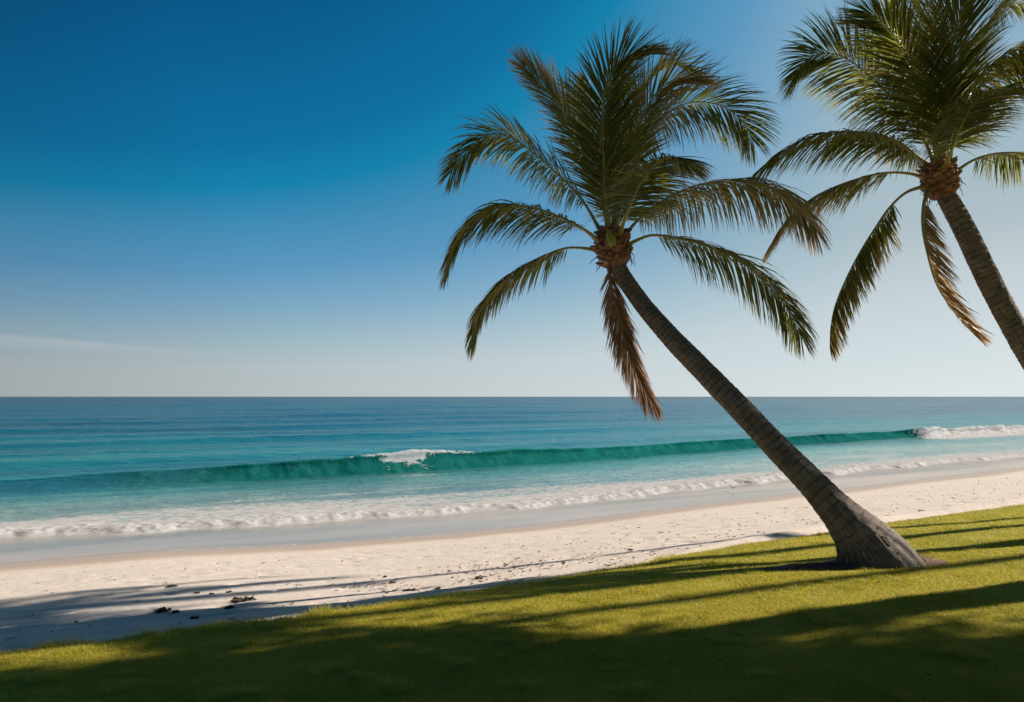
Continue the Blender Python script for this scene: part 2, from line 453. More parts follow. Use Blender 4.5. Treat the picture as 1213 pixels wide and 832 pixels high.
# ---------------------------------------------------------------- SEA
def mat_water():
    t = NT('sea_water')
    body = t.attr('body', 'Color'); foam = t.attr('foam'); film = t.attr('film'); glow = t.attr('glow')
    uvw = t.coords((1, 1, 1), -(math.pi / 2 - TH))     # x along the shore
    st = t.n('ShaderNodeMapping', {'Vector': uvw, 'Scale': (0.45, 1, 1)}).outputs[0]
    st2 = t.n('ShaderNodeMapping', {'Vector': uvw, 'Scale': (0.16, 1, 1)}).outputs[0]
    big = t.noise(st2, 0.10, 4, 0.55); mid = t.noise(st, 0.9, 5, 0.6); fine = t.noise(st, 6.0, 4, 0.6); fine2 = t.noise(st, 2.4, 4, 0.6)
    # body colour drifts, with the swells' light and dark bands painted in
    col = t.mix(t.rng(big, 0.40, 0.60, 0, 0.75), body, t.mix(1.0, body, (0.40, 0.58, 0.70), 'MULTIPLY'))
    sw = t.noise(t.n('ShaderNodeMapping', {'Vector': uvw, 'Scale': (0.12, 1, 1)}).outputs[0], 0.45, 3, 0.5)
    col = t.mix(t.math('MULTIPLY', t.rng(sw, 0.42, 0.62, 0, 0.55), t.rng(foam, 0, 0.1, 1, 0)), col, t.mix(1.0, col, (0.45, 0.62, 0.66), 'MULTIPLY'))
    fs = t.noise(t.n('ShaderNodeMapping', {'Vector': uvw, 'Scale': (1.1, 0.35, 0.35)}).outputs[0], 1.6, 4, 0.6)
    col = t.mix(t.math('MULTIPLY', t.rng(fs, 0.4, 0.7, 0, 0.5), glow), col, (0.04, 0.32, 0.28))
    # foam lace
    wv = t.n('ShaderNodeMapping', {'Vector': uvw, 'Scale': (0.55, 1, 0.6)}).outputs[0]
    dn = t.n('ShaderNodeTexNoise', {'Vector': wv, 'Scale': 1.6, 'Detail': 3}).outputs[1]
    dv = t.n('ShaderNodeMix', {0: 0.34, 4: wv, 5: dn}, data_type='VECTOR').outputs[1]
    v1 = t.n('ShaderNodeTexVoronoi', {'Vector': dv, 'Scale': 3.2}, feature='DISTANCE_TO_EDGE').outputs[0]
    v2 = t.n('ShaderNodeTexVoronoi', {'Vector': dv, 'Scale': 8.0}, feature='DISTANCE_TO_EDGE').outputs[0]
    lace = t.math('MAXIMUM', t.rng(v1, 0.0, 0.22, 1, 0), t.math('MULTIPLY', t.rng(v2, 0.0, 0.25, 1, 0), 0.75))
    fn = t.noise(wv, 5.0, 6, 0.7)
    patt = t.math('ADD', t.math('MULTIPLY', lace, 0.55), t.math('MULTIPLY', t.rng(fn, 0.3, 0.7), 0.75))
    ff = t.math('ADD', t.math('MULTIPLY', foam, 1.25), t.math('SUBTRACT', patt, 1.05))
    ffac = t.rng(ff, 0.0, 0.38, smooth=True)
    ffac = t.math('MULTIPLY', ffac, t.rng(foam, 0.0, 0.12))
    foamcol = t.mix(t.rng(fn, 0.38, 0.6), (0.66, 0.66, 0.66), (0.92, 0.94, 0.97))
    h = t.math('ADD', t.math('MULTIPLY', mid, 1.0), t.math('ADD', t.math('MULTIPLY', fine, 0.13), t.math('MULTIPLY', fine2, 0.38)))
    bstr = t.math('MULTIPLY', t.rng(film, 0, 1, 0.75, 0.02), t.rng(glow, 0, 1, 1, 0.9))
    nrm = t.n('ShaderNodeBump', {'Height': h, 'Strength': bstr, 'Distance': 0.38}).outputs[0]
    rough = t.math('ADD', t.rng(film, 0, 1, 0.18, 0.14), t.math('MULTIPLY', glow, 0.3))
    # a ruffled sea shows many wave slopes at once, so its mirror share levels off towards the horizon
    fre = t.n('ShaderNodeFresnel', {'IOR': 1.33, 'Normal': nrm}).outputs[0]
    cap = t.rng(film, 0, 0.6, 0.45, 0.24)
    fre = t.math('MULTIPLY', t.math('MINIMUM', t.math('MULTIPLY', fre, 0.85), cap), t.rng(glow, 0, 0.75, 1, 0.0))
    dif = t.n('ShaderNodeBsdfDiffuse', {'Color': col, 'Normal': nrm}).outputs[0]
    glo = t.n('ShaderNodeBsdfGlossy', {'Color': (1, 1, 1, 1), 'Roughness': rough, 'Normal': nrm}).outputs[0]
    wp = t.n('ShaderNodeMixShader', {0: fre, 1: dif, 2: glo}).outputs[0]
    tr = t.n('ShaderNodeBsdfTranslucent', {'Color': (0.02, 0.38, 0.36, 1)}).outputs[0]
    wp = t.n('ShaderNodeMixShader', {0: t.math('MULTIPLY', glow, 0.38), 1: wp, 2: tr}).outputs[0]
    fnorm = t.bump(t.math('ADD', fn, t.math('MULTIPLY', t.noise(wv, 22, 4, 0.7), 0.5)), 0.6, 0.05)
    fp = t.pbsdf(Base_Color=foamcol, Roughness=0.85, Specular_IOR_Level=0.2, Normal=fnorm)
    ft = t.n('ShaderNodeBsdfTranslucent', {'Color': (0.90, 0.92, 0.95, 1)}).outputs[0]
    fp = t.n('ShaderNodeMixShader', {0: 0.5, 1: fp, 2: ft}).outputs[0]
    return t.done(t.n('ShaderNodeMixShader', {0: ffac, 1: wp, 2: fp}).outputs[0])


us = np.r_[-60000, -20000, -8000, -3000, -1200, -500, -250, -120, -60, -35, -22, -15, np.arange(-11, 30, 0.06), np.arange(30, 60, 0.10), np.arange(60, 115, 0.22),
           115 + np.cumsum(np.geomspace(0.3, 60, 110)), 2600, 4000, 8000, 20000, 60000]
nu = len(us)
# row parameter: integer part = band between two key curves
bands = [spaced([(0, 1, 34)])[:-1],             # 0 waterline -> surf front
         1 + np.r_[0, np.cumsum(np.geomspace(1, 5, 90))][:-1] / np.cumsum(np.geomspace(1, 5, 90))[-1],   # 1 surf front -> foam back
         2 + np.linspace(0, 1, 50)[:-1],        # 2 foam back -> trough
         3 + np.linspace(0, 1, 46)[:-1],        # 3 face
         4 + np.linspace(0, 1, 34)[:-1]]        # 4 crest -> back
rowsV, rowsZ, att_foam, att_body, att_film, att_glow = [], [], [], [], [], []
w, fr, bk, tr, hh = c_water(us), c_front(us), c_back(us), c_trough(us), c_height(us)
hh = hh * (1 + (fbm(us * 0.22, us * 0, 3, 77) - 0.5) * 0.5)
steep = sstep(0.35, 0.75, hh)
W = 3.4 - 1.7 * steep
cr = tr + W
broke = sstep(69.5, 71.5, us + (fbm(us * 1.5, us * 0, 2, 5) - 0.5) * 2) * sstep(140, 110, us)      # white water to the right
brokeL = np.exp(-((us - 15.0) / 1.25) ** 2)                                                    # where the lip just starts to throw
C_film = np.array((0.58, 0.485, 0.42)); C_milk = np.array((0.42, 0.50, 0.41)); C_shal = np.array((0.17, 0.42, 0.37))
C_face = np.array((0.010, 0.175, 0.155)); C_mid = np.array((0.012, 0.255, 0.255)); C_deep = np.array((0.001, 0.125, 0.170)); C_far = np.array((0.000, 0.050, 0.085))


def lerp(a, b, t): return a + (b - a) * t


def chop(u, v, amp):
    return amp * ((fbm(u * 0.35, v * 1.0, 3, 61) - 0.5) * 1.0 + (fbm(u * 1.1, v * 2.6, 2, 63) - 0.5) * 0.35)


def put(V, Z, foam, body, film, glow):
    rowsV.append(V); rowsZ.append(Z); att_foam.append(foam); att_body.append(body); att_film.append(film); att_glow.append(glow)


one = np.ones(nu)
for q in bands[0]:
    V = lerp(w, fr, q)
    d0 = V - w
    foam = 0.50 * np.exp(-(d0 / 0.06) ** 2) * (0.4 + 0.6 * fbm(us * 0.8, us * 0, 2, 3))
    dsf = fr - V
    foam = np.maximum(foam, 0.42 * sstep(0.5, 0.0, dsf) * fbm(us * 1.2, V * 1.2, 2, 8) * 1.3)
    Z = 0.004 + 0.02 * sstep(0, 0.5, d0) + 0 * V
    t_ = sstep(0.15, 1.0, q)
    body = C_film[None] * (1 - 0.12 * t_) * one[:, None]
    put(V, Z, foam, body, one * (1 - 0.15 * t_), one * 0)
for q in bands[1]:
    q = q - 1; V = lerp(fr, bk, q); d1 = V - fr
    bore = 0.12 + 0.08 * fbm(us * 0.3, us * 0, 2, 19)
    lump = fbm(us * 1.9, V * 2.4, 4, 23, 0.65); lump2 = fbm(us * 5.5, V * 6.5, 3, 29, 0.6)
    prof = sstep(-0.1, 0.5, d1) * (0.55 + 0.45 * np.exp(-(d1 / 1.1) ** 2)) * (1 - 0.8 * sstep(0.25, 1.0, q))
    Z = 0.024 + bore * prof + (lump - 0.42) * 0.13 * sstep(0, 0.35, d1) * np.exp(-(d1 / 1.5) ** 2) + (lump2 - 0.5) * 0.085 * sstep(0, 0.2, d1) * np.exp(-(d1 / 1.8) ** 2)
    Z = np.maximum(Z, 0.02) + chop(us, V, 0.06) * sstep(0.5, 1, q)
    patchy = fbm(us * 0.22, V * 0.7, 3, 37)
    foam = np.maximum(1.35 * np.exp(-(d1 / (0.9 + 1.4 * fbm(us * 0.5, us * 0, 3, 15))) ** 3), (0.98 - 0.70 * q) * (0.35 + 1.15 * patchy)) * sstep(1.0, 0.86, q + (patchy - 0.5) * 0.25)
    body = lerp(C_film * 0.9, C_milk, float(sstep(0.05, 0.5, np.array(q))))[None] * one[:, None]
    put(V, Z, foam, body, one * (1 - q) * 0.5, one * 0)
for q in bands[2]:
    q = q - 2; V = lerp(bk, tr, q)
    Z = 0.02 + chop(us, V, 0.10) * (1 - 0.6 * q) - 0.07 * steep * sstep(0.4, 1, q)
    streak = fbm(us * 0.35, V * 1.6, 3, 43)
    foam = 0.42 * sstep(0.55, 0.75, streak) * (1 - q) ** 1.0
    foam = np.maximum(foam, brokeL * 0.46 * sstep(0.30, 1.0, q) * (0.4 + streak))
    foam = np.maximum(foam, broke * 0.62 * sstep(0.55, 1.0, q) * (0.5 + streak))
    ed = float(sstep(0.0, 0.85, np.array(q)))
    body = lerp(C_milk, C_shal, ed)[None] * one[:, None]
    body = lerp(body, (C_shal * 0.5 + C_face * 0.5)[None], (sstep(0.55, 1, q) * steep)[:, None] * 0.8)
    put(V, Z, foam, body, one * 0, one * 0)
for q in bands[3]:
    q = q - 3; s = q * math.pi / 2
    bumpy = 1 + (fbm(us * 0.9, us * 0 + q * 1.5, 3, 47) - 0.5) * 0.10
    pos = lerp(q * 1.0, math.sin(s), steep); zz = lerp(sstep(0, 1, np.array(q)) * 1.0, 1 - math.cos(s), steep)
    V = tr + W * pos * 1.0
    V = V - 0.05 * steep * sstep(0.8, 1.0, q)                  # lip leans over a little
    Z = -0.05 * steep + (hh + 0.05 * steep) * zz * bumpy + chop(us, V, 0.05)
    lipf = brokeL * sstep(0.62, 0.95, q) * 1.1 + brokeL * 0.52 * fbm(us * 3, us * 0 + q * 5, 2, 7) * sstep(0.1, .6, q)
    foam = np.maximum(lipf, np.exp(-((us - 16.5) / 3.5) ** 2) * sstep(0.93, 1.0, q) * 0.65)
    br = broke * 1.3
    lum = (fbm(us * 1.1, V * 2.0, 4, 53, 0.6) - 0.45) * 0.5
    Z = Z + broke * (lum * (0.3 + q) + hh * 0.35 * (np.sqrt(q + 1e-6) - q))
    V = V - broke * 0.9 * (q)
    foam = np.maximum(foam, br)
    body = lerp((C_shal * 0.45 + C_face * 0.55)[None], C_face[None], (one * float(sstep(0, 0.35, np.array(q))))[:, None])
    body = lerp(lerp(C_shal, C_mid, q)[None] * one[:, None] * np.array((0.5, 0.7, 0.8)), body, (0.15 + 0.85 * steep)[:, None])
    put(V, Z, foam, body, one * 0, np.maximum(steep, 0.8 * sstep(18, 30, us)) * float(sstep(0.0, 0.4, np.array(q))))
backW = 4.5
for q in bands[4]:
    q = q - 4; V = cr - 0.05 * steep * (1 - q) ** 6 + backW * (q ** 1.3)
    d4 = V - cr
    Z = hh * np.exp(-(np.maximum(d4, 0) / 1.9) ** 2) * (1 + 0.08 * math.sin(min(1, q * 8) * math.pi)) + chop(us, V, 0.05 + 0.05 * q)
    lum = (fbm(us * 1.1, V * 2.0, 4, 53, 0.6) - 0.45) * 0.5
    spray = (fbm(us * 3.1, V * 3.1, 3, 57, 0.7)) * 0.14
    Z = Z + broke * (lum + hh * 0.25) * np.exp(-(d4 / 1.5) ** 2) + np.exp(-((us - 15.8) / 3.0) ** 2) * spray * np.exp(-((d4 - 0.1) / 0.35) ** 2)
    V = V - broke * 0.9 * np.exp(-(d4 / 1.2) ** 2)
    foam = np.exp(-((us - 15.6) / 3.2) ** 2) * np.exp(-(d4 / 0.8) ** 2) * 0.95
    foam = np.maximum(foam, broke * 1.2 * sstep(3.2, 0.8, d4 + (fbm(us * 0.4, V, 2, 4) - 0.5)))
    body = lerp(C_face * 1.3, C_mid, float(sstep(0, 0.3, np.array(q))))[None] * one[:, None]
    put(V, Z, foam, body, one * 0, np.maximum(steep, 0.8 * sstep(18, 30, us)) * float(1 - sstep(0.15, 0.8, np.array(q))))
# open sea
vend = cr + backW
step = np.geomspace(0.22, 0.9, 150); off = np.cumsum(step); off = np.r_[off, off[-1] + np.cumsum(np.geomspace(1.0, 90, 210)), 9000, 16000, 30000, 60000]
swells = [(52, 0.28, 2.6, 0.8), (62, 0.14, 2.2, 3.1), (71, 0.36, 3.2, 5.2), (86, 0.22, 3, 1.1), (104, 0.40, 4.0, 2.2), (128, 0.30, 4.5, 6.1), (156, 0.45, 5.5, 4.2), (190, 0.35, 6, 1.9), (235, 0.5, 8, 3.5), (290, 0.5, 9, 0.3), (360, 0.55, 11, 2.8), (450, 0.6, 14, 4.8), (580, 0.6, 18, 1.5)]
for k, dd in enumerate(off):
    V = vend + dd
    fade = sstep(0, 2.5, np.array(dd))
    Z = chop(us, V, 0.10 if dd < 60 else 0.16) + 0 * V
    for j, (vs, am, wd, ph) in enumerate(swells):
        line = vs + (fbm(us * 0.02, us * 0, 2, 70 + j) - 0.5) * 0.16 * vs + 0.05 * us * min(1, 60 / vs)
        sc_ = am * (0.25 + 1.2 * fbm(us * 0.03, us * 0 + ph, 2, 90 + j))
        x_ = (V - line) / wd
        Z = Z + fade * sc_ * np.where(x_ < 0, np.exp(-(x_ / 0.75) ** 2), np.exp(-(x_ / 1.5) ** 2))
    Z = Z * (1 if dd < 1500 else max(0.0, 1 - (dd - 1500) / 2500))
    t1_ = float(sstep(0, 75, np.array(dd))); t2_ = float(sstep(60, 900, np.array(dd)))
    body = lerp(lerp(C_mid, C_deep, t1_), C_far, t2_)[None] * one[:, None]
    foam = one * 0
    put(V, Z, foam, body, one * 0, one * 0)
VV = np.array(rowsV); ZZ = np.array(rowsZ); UU = np.repeat(us[None], len(VV), 0)
XX, YY = uv2xy(UU, VV)
o = mesh_np('sea_water', np.stack([XX, YY, ZZ], -1).reshape(-1, 3), grid_faces(len(VV), nu)[:, ::-1], mat_water(), True,
            {'foam': np.array(att_foam).ravel(), 'film': np.array(att_film).ravel(), 'glow': np.array(att_glow).ravel(), 'body': np.array(att_body).reshape(-1, 3)})
tag(o, kind='structure')


# ================================================================ PALMS
def make_frond(parent, pts, dead=0.0, lmax=0.72, n=88, droop=1.0, petiole=0.12, twist=(0, 0), vee=0.25, wid=0.0235, rdir=None, seed=0, spread=1.0, ragged=0.12, fold=1.0, r0=0.040, dry=0.0, fwd=0.0, dens=1.0):
    rg = np.random.default_rng(seed + 100)
    N = 72
    path, s = spline(pts, N)
    L = s[-1]; t = s / L
    T = norm(np.gradient(path, axis=0))
    rv = np.array(rdir, float) if rdir is not None else path[-1] - path[0]
    rv[2] = 0; rv = norm(rv)
    Zv = np.array((0, 0, 1.0))
    Nn = norm(Zv * (T @ rv)[:, None] - rv * (T @ Zv)[:, None])
    S = norm(np.cross(T, Nn)); Nn = norm(np.cross(S, T))
    tw = np.radians(np.interp(t, [0, 1], twist))[:, None]
    Nn, S = Nn * np.cos(tw) + S * np.sin(tw), S * np.cos(tw) - Nn * np.sin(tw)
    # stalk: broad at the foot, thin at the tip
    ra = np.interp(t, [0, 0.04, 0.12, 0.5, 1], [r0 * 1.55, r0 * 1.05, r0 * 0.72, r0 * 0.36, 0.004])
    ang = np.linspace(0, 2 * math.pi, 8, endpoint=False)
    flat = np.interp(t, [0, 0.1, 1], [1.5, 1.0, 1.0])
    co = path[:, None] + ra[:, None, None] * (np.cos(ang)[None, :, None] * S[:, None] * flat[:, None, None] + np.sin(ang)[None, :, None] * Nn[:, None] * 0.75)
    stalk = mesh_np('frond', co.reshape(-1, 3), grid_faces(N, 8, True), M['dead_stalk' if dead > 0.6 else 'stalk'], True, {'along': np.repeat(t, 8)}, parent)
    # leaflets
    n = int(n * 2.1 * dens); lmax = lmax * 1.32
    tt = np.linspace(petiole, 0.995, n); K = 6
    prof = np.interp(tt, [petiole, petiole + 0.06, 0.3, 0.6, 0.85, 1.0], [0.45, 0.74, 1.0, 1.0, 0.82, 0.42]) * lmax
    cos, fs, rr, dd = [], [], [], []
    cnt = 0
    wprof = np.array([0.45, 0.95, 1.0, 0.8, 0.5, 0.05])
    for side in (-1, 1):
        for k in range(n):
            if rg.random() < ragged * 0.35: continue
            tk = tt[k] + rg.normal(0, 0.0022)
            i = np.interp(tk, t, np.arange(N)); i0 = int(min(N - 2, i)); f = i - i0
            p = path[i0] * (1 - f) + path[i0 + 1] * f
            Tt, Ss, Nt = T[i0], S[i0], Nn[i0]
            fa = np.radians(np.interp(tk, [petiole, 0.5, 0.9, 1], [28, 42, 55, 72]) + fwd + rg.normal(0, 4.5))
            vv = vee + rg.normal(0, 0.07)
            sd = norm(side * Ss * fold + Nt * vv)
            d = norm(sd * math.cos(fa) * spread + Tt * math.sin(fa))
            d = norm(d + np.array((0, 0, -1.0)) * droop * 0.5 * (1 - 0.45 * tk) * rg.uniform(0.7, 1.3))
            ln = prof[k] * (1 + rg.normal(0, 0.05))
            g = droop * (0.8 + 0.4 * rg.random())
            if rg.random() < ragged: g *= 1.8; ln *= rg.uniform(0.55, 1)
            q = p + sd * ra[i0] * 0.6
            wv = norm(Tt - d * (Tt @ d) + rg.normal(0, 0.28, 3))
            wi = wid * (0.75 + 0.5 * rg.random()) * (0.55 + 0.45 * prof[k] / lmax)
            seg = []
            dcur = d.copy(); curl = rg.normal(0, 0.10, 3)
            for j in range(K):
                wj = norm(wv - dcur * (wv @ dcur)) * wi * wprof[j] / 2
                seg.append(q - wj); seg.append(q + wj)
                q = q + dcur * ln / (K - 1)
                dcur = norm(dcur + np.array((0, 0, -1.0)) * g * 0.085 * (1 + 0.35 * j) * (ln / 0.7) + curl * 0.15)
            cos.append(np.array(seg))
            b = cnt + 2 * np.arange(K - 1)
            fs.append(np.stack([b, b + 1, b + 3, b + 2], -1)); cnt += 2 * K
            rnd = rg.random(); rr.append(np.full(2 * K, rnd))
            tipdry = np.repeat(np.linspace(0, 1, K) ** 2.2, 2) * rg.uniform(0.15, 0.75)
            dd.append(np.clip(dry + tipdry + (0.5 if rg.random() < 0.04 else 0) + dry * 0.8 * (tk - 0.3), 0, 1))  # dryness browns the leaflets; on some fronds it also paints sunlit tan tips
    lf = mesh_np('leaflets', np.concatenate(cos), np.concatenate(fs), M['dead_leaf' if dead > 0.6 else 'leaf'], True,
                 {'rnd': np.concatenate(rr), 'dry': np.concatenate(dd)}, stalk)
    return stalk


def make_trunk(parent, centre, radii, rows=420, sides=72, ringsp=0.105, flare=True, seed=0):
    path, s = spline(centre, rows)
    d = np.r_[0, np.cumsum(np.linalg.norm(np.diff(np.array([[*c] for c in centre]), axis=0), axis=1))]
    r = np.interp(s, d, radii) * 0.95
    k = 5; r = np.convolve(np.pad(r, k * 2, mode='edge'), np.ones(4 * k + 1) / (4 * k + 1), 'valid')
    ang = np.linspace(0, 2 * math.pi, sides, endpoint=False)
    SS, AA = np.meshgrid(s, ang, indexing='ij')
    ca, sa = np.cos(AA) * 1.2 + 5, np.sin(AA) * 1.2 + 5
    wob = (fbm(ca * 1.5, SS * 3 + sa, 3, 5 + seed) - 0.5) * 0.05
    # spacing of the leaf scars widens a little towards the foot
    sp = np.interp(s, [0, 0.8, 2.5, s[-1]], [0.11, 0.13, ringsp, ringsp * 0.75])
    ph = (np.cumsum(np.gradient(s) / sp) + (vnoise(s * 3.1, s * 0, 21 + seed) - 0.5) * 1.1)[:, None] + wob / ringsp * 1.2
    fr_ = ph - np.floor(ph)
    saw = (1 - fr_) ** 1.0
    ring = np.exp(-(np.minimum(fr_, 1 - fr_) / 0.085) ** 2)
    ri = np.floor(ph)
    jit = (vnoise(ri * 3.7, ca * 1.3 + sa * 0.8, 2) - 0.5)
    amp = np.interp(s, [0, 0.5, 1.2, s[-1]], [0.22, 0.55, 1, 1])[:, None]
    rad = r[:, None] * (1 + amp * (0.035 * (0.5 - saw) - 0.022 * ring + 0.03 * jit)) + 0.012 * (fbm(ca * 4, SS * 6 + sa * 4, 3, 9) - 0.5)
    fl = np.exp(-(s / 0.75) ** 2)[:, None]
    rad = rad * (1 + fl * ((vnoise(AA * 5.1, SS * 0.7, 3) - 0.5) * 0.11 + (vnoise(AA * 13, SS * 1.7, 4) - 0.5) * 0.09 + (vnoise(AA * 11, SS * 9, 7) - 0.5) * 0.05) * np.minimum(1, np.minimum(AA, 2 * math.pi - AA) * 3))
    co, f = tube_np(path, rad, sides)
    ringv = ring * amp * (0.15 + 1.1 * vnoise(ri * 5.3, ca * 3 + sa * 3, 6))
    o = mesh_np('trunk', co, f[:, ::-1], M['bark'], True, {'ring': np.clip(ringv, 0, 1).ravel(), 'ang': AA.ravel(), 'along': SS.ravel()}, parent)
    return o


def make_roots(parent, cx, cy, rx, ry, seed):
    """matted root fibres round the foot"""
    rg = np.random.default_rng(seed); acc = Acc()
    off = np.array(parent.location)
    for k in range(300):
        an = rg.uniform(0, 2 * math.pi); h = rg.uniform(0.04, 0.42) * (1 if math.cos(an) > 0 else 0.6)
        pts = []
        ex = rg.uniform(0.0, 0.16); sw_ = rg.normal(0, 0.06)
        for j, q in enumerate(np.linspace(0, 1, 8)):
            hz = h * (1 - q) ** 1.2
            rr = 1.03 - 0.80 * hz + ex * q ** 2
            x = cx + rx * rr * math.cos(an + sw_ * q) - 0.62 * hz; y = cy + ry * rr * math.sin(an + sw_ * q) + 0.12 * hz
            z = float(ground_z(x, y)) + hz - 0.008 + rg.normal(0, 0.003)
            pts.append(np.array((x, y, z)) - off)
        w0 = rg.uniform(0.005, 0.013)
        co, f = tube_np(np.array(pts), np.linspace(w0, w0 * 0.6, 8), 5); acc.add(co, f)
    o = acc.build('root_mat', M['root'], parent)


def make_boots(parent, base, axis, seed=0, n=84, rad=0.225, hgt=0.52, fibres=True):
    """overlapping stubs of old leaf bases round the top of the trunk"""
    rg = np.random.default_rng(seed)
    ax = norm(np.array(axis, float)); A = norm(np.cross(ax, (0.3, 1, 0.1))); B = np.cross(ax, A)
    acc = Acc(); fib = Acc()
    for k in range(n):
        f = k / n
        an = k * 2.39996 + rg.normal(0, 0.1)
        h = f * hgt
        rr = rad * (0.80 + 0.55 * math.sin(math.pi * (0.08 + 0.80 * f)))
        out = A * math.cos(an) + B * math.sin(an)
        p0 = np.array(base) + ax * h + out * rr * 0.62
        ln = rg.uniform(0.10, 0.19)
        dr = norm(ax * rg.uniform(0.6, 1.0) + out * rg.uniform(0.6, 1.1))
        side = norm(np.cross(dr, out)); nn = norm(np.cross(side, dr))
        wd = rg.uniform(0.06, 0.095); th = rg.uniform(0.022, 0.038)
        js = np.linspace(0, 1, 7); prof = np.array([1.0, 1.1, 1.05, 0.9, 0.7, 0.42, 0.06])
        an8 = np.linspace(0, 2 * math.pi, 10, endpoint=False)
        ring = []
        for j, q in enumerate(js):
            c = p0 + dr * ln * q + nn * (0.03 * q * q)
            ring.append(c[None] + (np.cos(an8)[:, None] * side * wd * prof[j] + np.sin(an8)[:, None] * nn * th * (0.4 + prof[j])))
        co = np.concatenate(ring) + rg.normal(0, 0.0022, (70, 3))
        acc.add(co, grid_faces(7, 10, True))
    # woody core under the stubs
    js = np.linspace(-0.06, 1.05, 16)
    path = np.array([np.array(base) + ax * hgt * q for q in js])
    core = rad * (0.62 + 0.42 * np.sin(np.pi * np.clip(0.05 + 0.85 * js, 0, 1)))
    core[-1] *= 0.3
    co, f = tube_np(path, core, 20); acc.add(co + rg.normal(0, 0.004, co.shape), f)
    acc.build('leaf_base_collar', M['boot'], parent)
    if not fibres: return
    for k in range(34):
        an = rg.uniform(0, 2 * math.pi); out = A * math.cos(an) + B * math.sin(an)
        p = np.array(base) + ax * rg.uniform(0.0, 0.35) + out * rad * rg.uniform(0.75, 1.15)
        d = norm(out * rg.uniform(0.3, 0.9) + np.array((0, 0, -0.5))); pts = []
        ln = rg.uniform(0.06, 0.24) * (1.5 if k < 6 else 1)
        for j in range(7):
            pts.append(p.copy()); p = p + d * ln / 6; d = norm(d + np.array((0, 0, -0.35)) + rg.normal(0, 0.34, 3))
        co, f = tube_np(np.array(pts), np.linspace(rg.uniform(0.006, 0.013), 0.003, 7), 5); fib.add(co, f)
    an_ = np.linspace(0, 2 * math.pi, 25)
    ring = np.array([np.array(base) + ax * 0.12 + (A * math.cos(q) + B * math.sin(q)) * rad * 0.86 for q in an_])
    co, f = tube_np(ring, np.full(25, 0.05), 5, ax); fib.add(co, f)
    fib.build('hanging_fibre', M['fibre'], parent)
    return ax, A, B


def palm(name, label, Yc, trunk_pts, fronds, crown, seed, group=None):
    """trunk_pts: (px,py,Y,radius m); fronds: dict(p=[(px,py,dY)...], ...); crown: (px,py)"""
    root = bpy.data.objects.new(name, None); C.objects.link(root)
    tp = [P(a, b, c) for a, b, c, _ in trunk_pts]
    foot = Vector(trunk_foot(tp[0]))
    root.location = foot
    tag(root, label, 'palm tree', group)
    off = np.array(foot)
    loc = lambda q: np.array(q) - off
    make_trunk(root, [loc(q) for q in tp], [r for *_, r in trunk_pts], seed=seed)
    top = loc(tp[-1]); ax = loc(tp[-1]) - loc(tp[-2]); ax = norm(norm(ax) + np.array((0, 0, 1.2)))
    make_boots(root, top - ax * 0.24, ax, seed)
    for k, f in enumerate(fronds):
        kw = {a: b for a, b in f.items() if a not in ('p',)}
        pts = [loc(P(a, b, Yc + c)) for a, b, c in f['p']]
        make_frond(root, pts, seed=seed * 50 + k, **kw)
    return root


def trunk_foot(p):
    return (p[0], p[1], float(ground_z(p[0], p[1])))


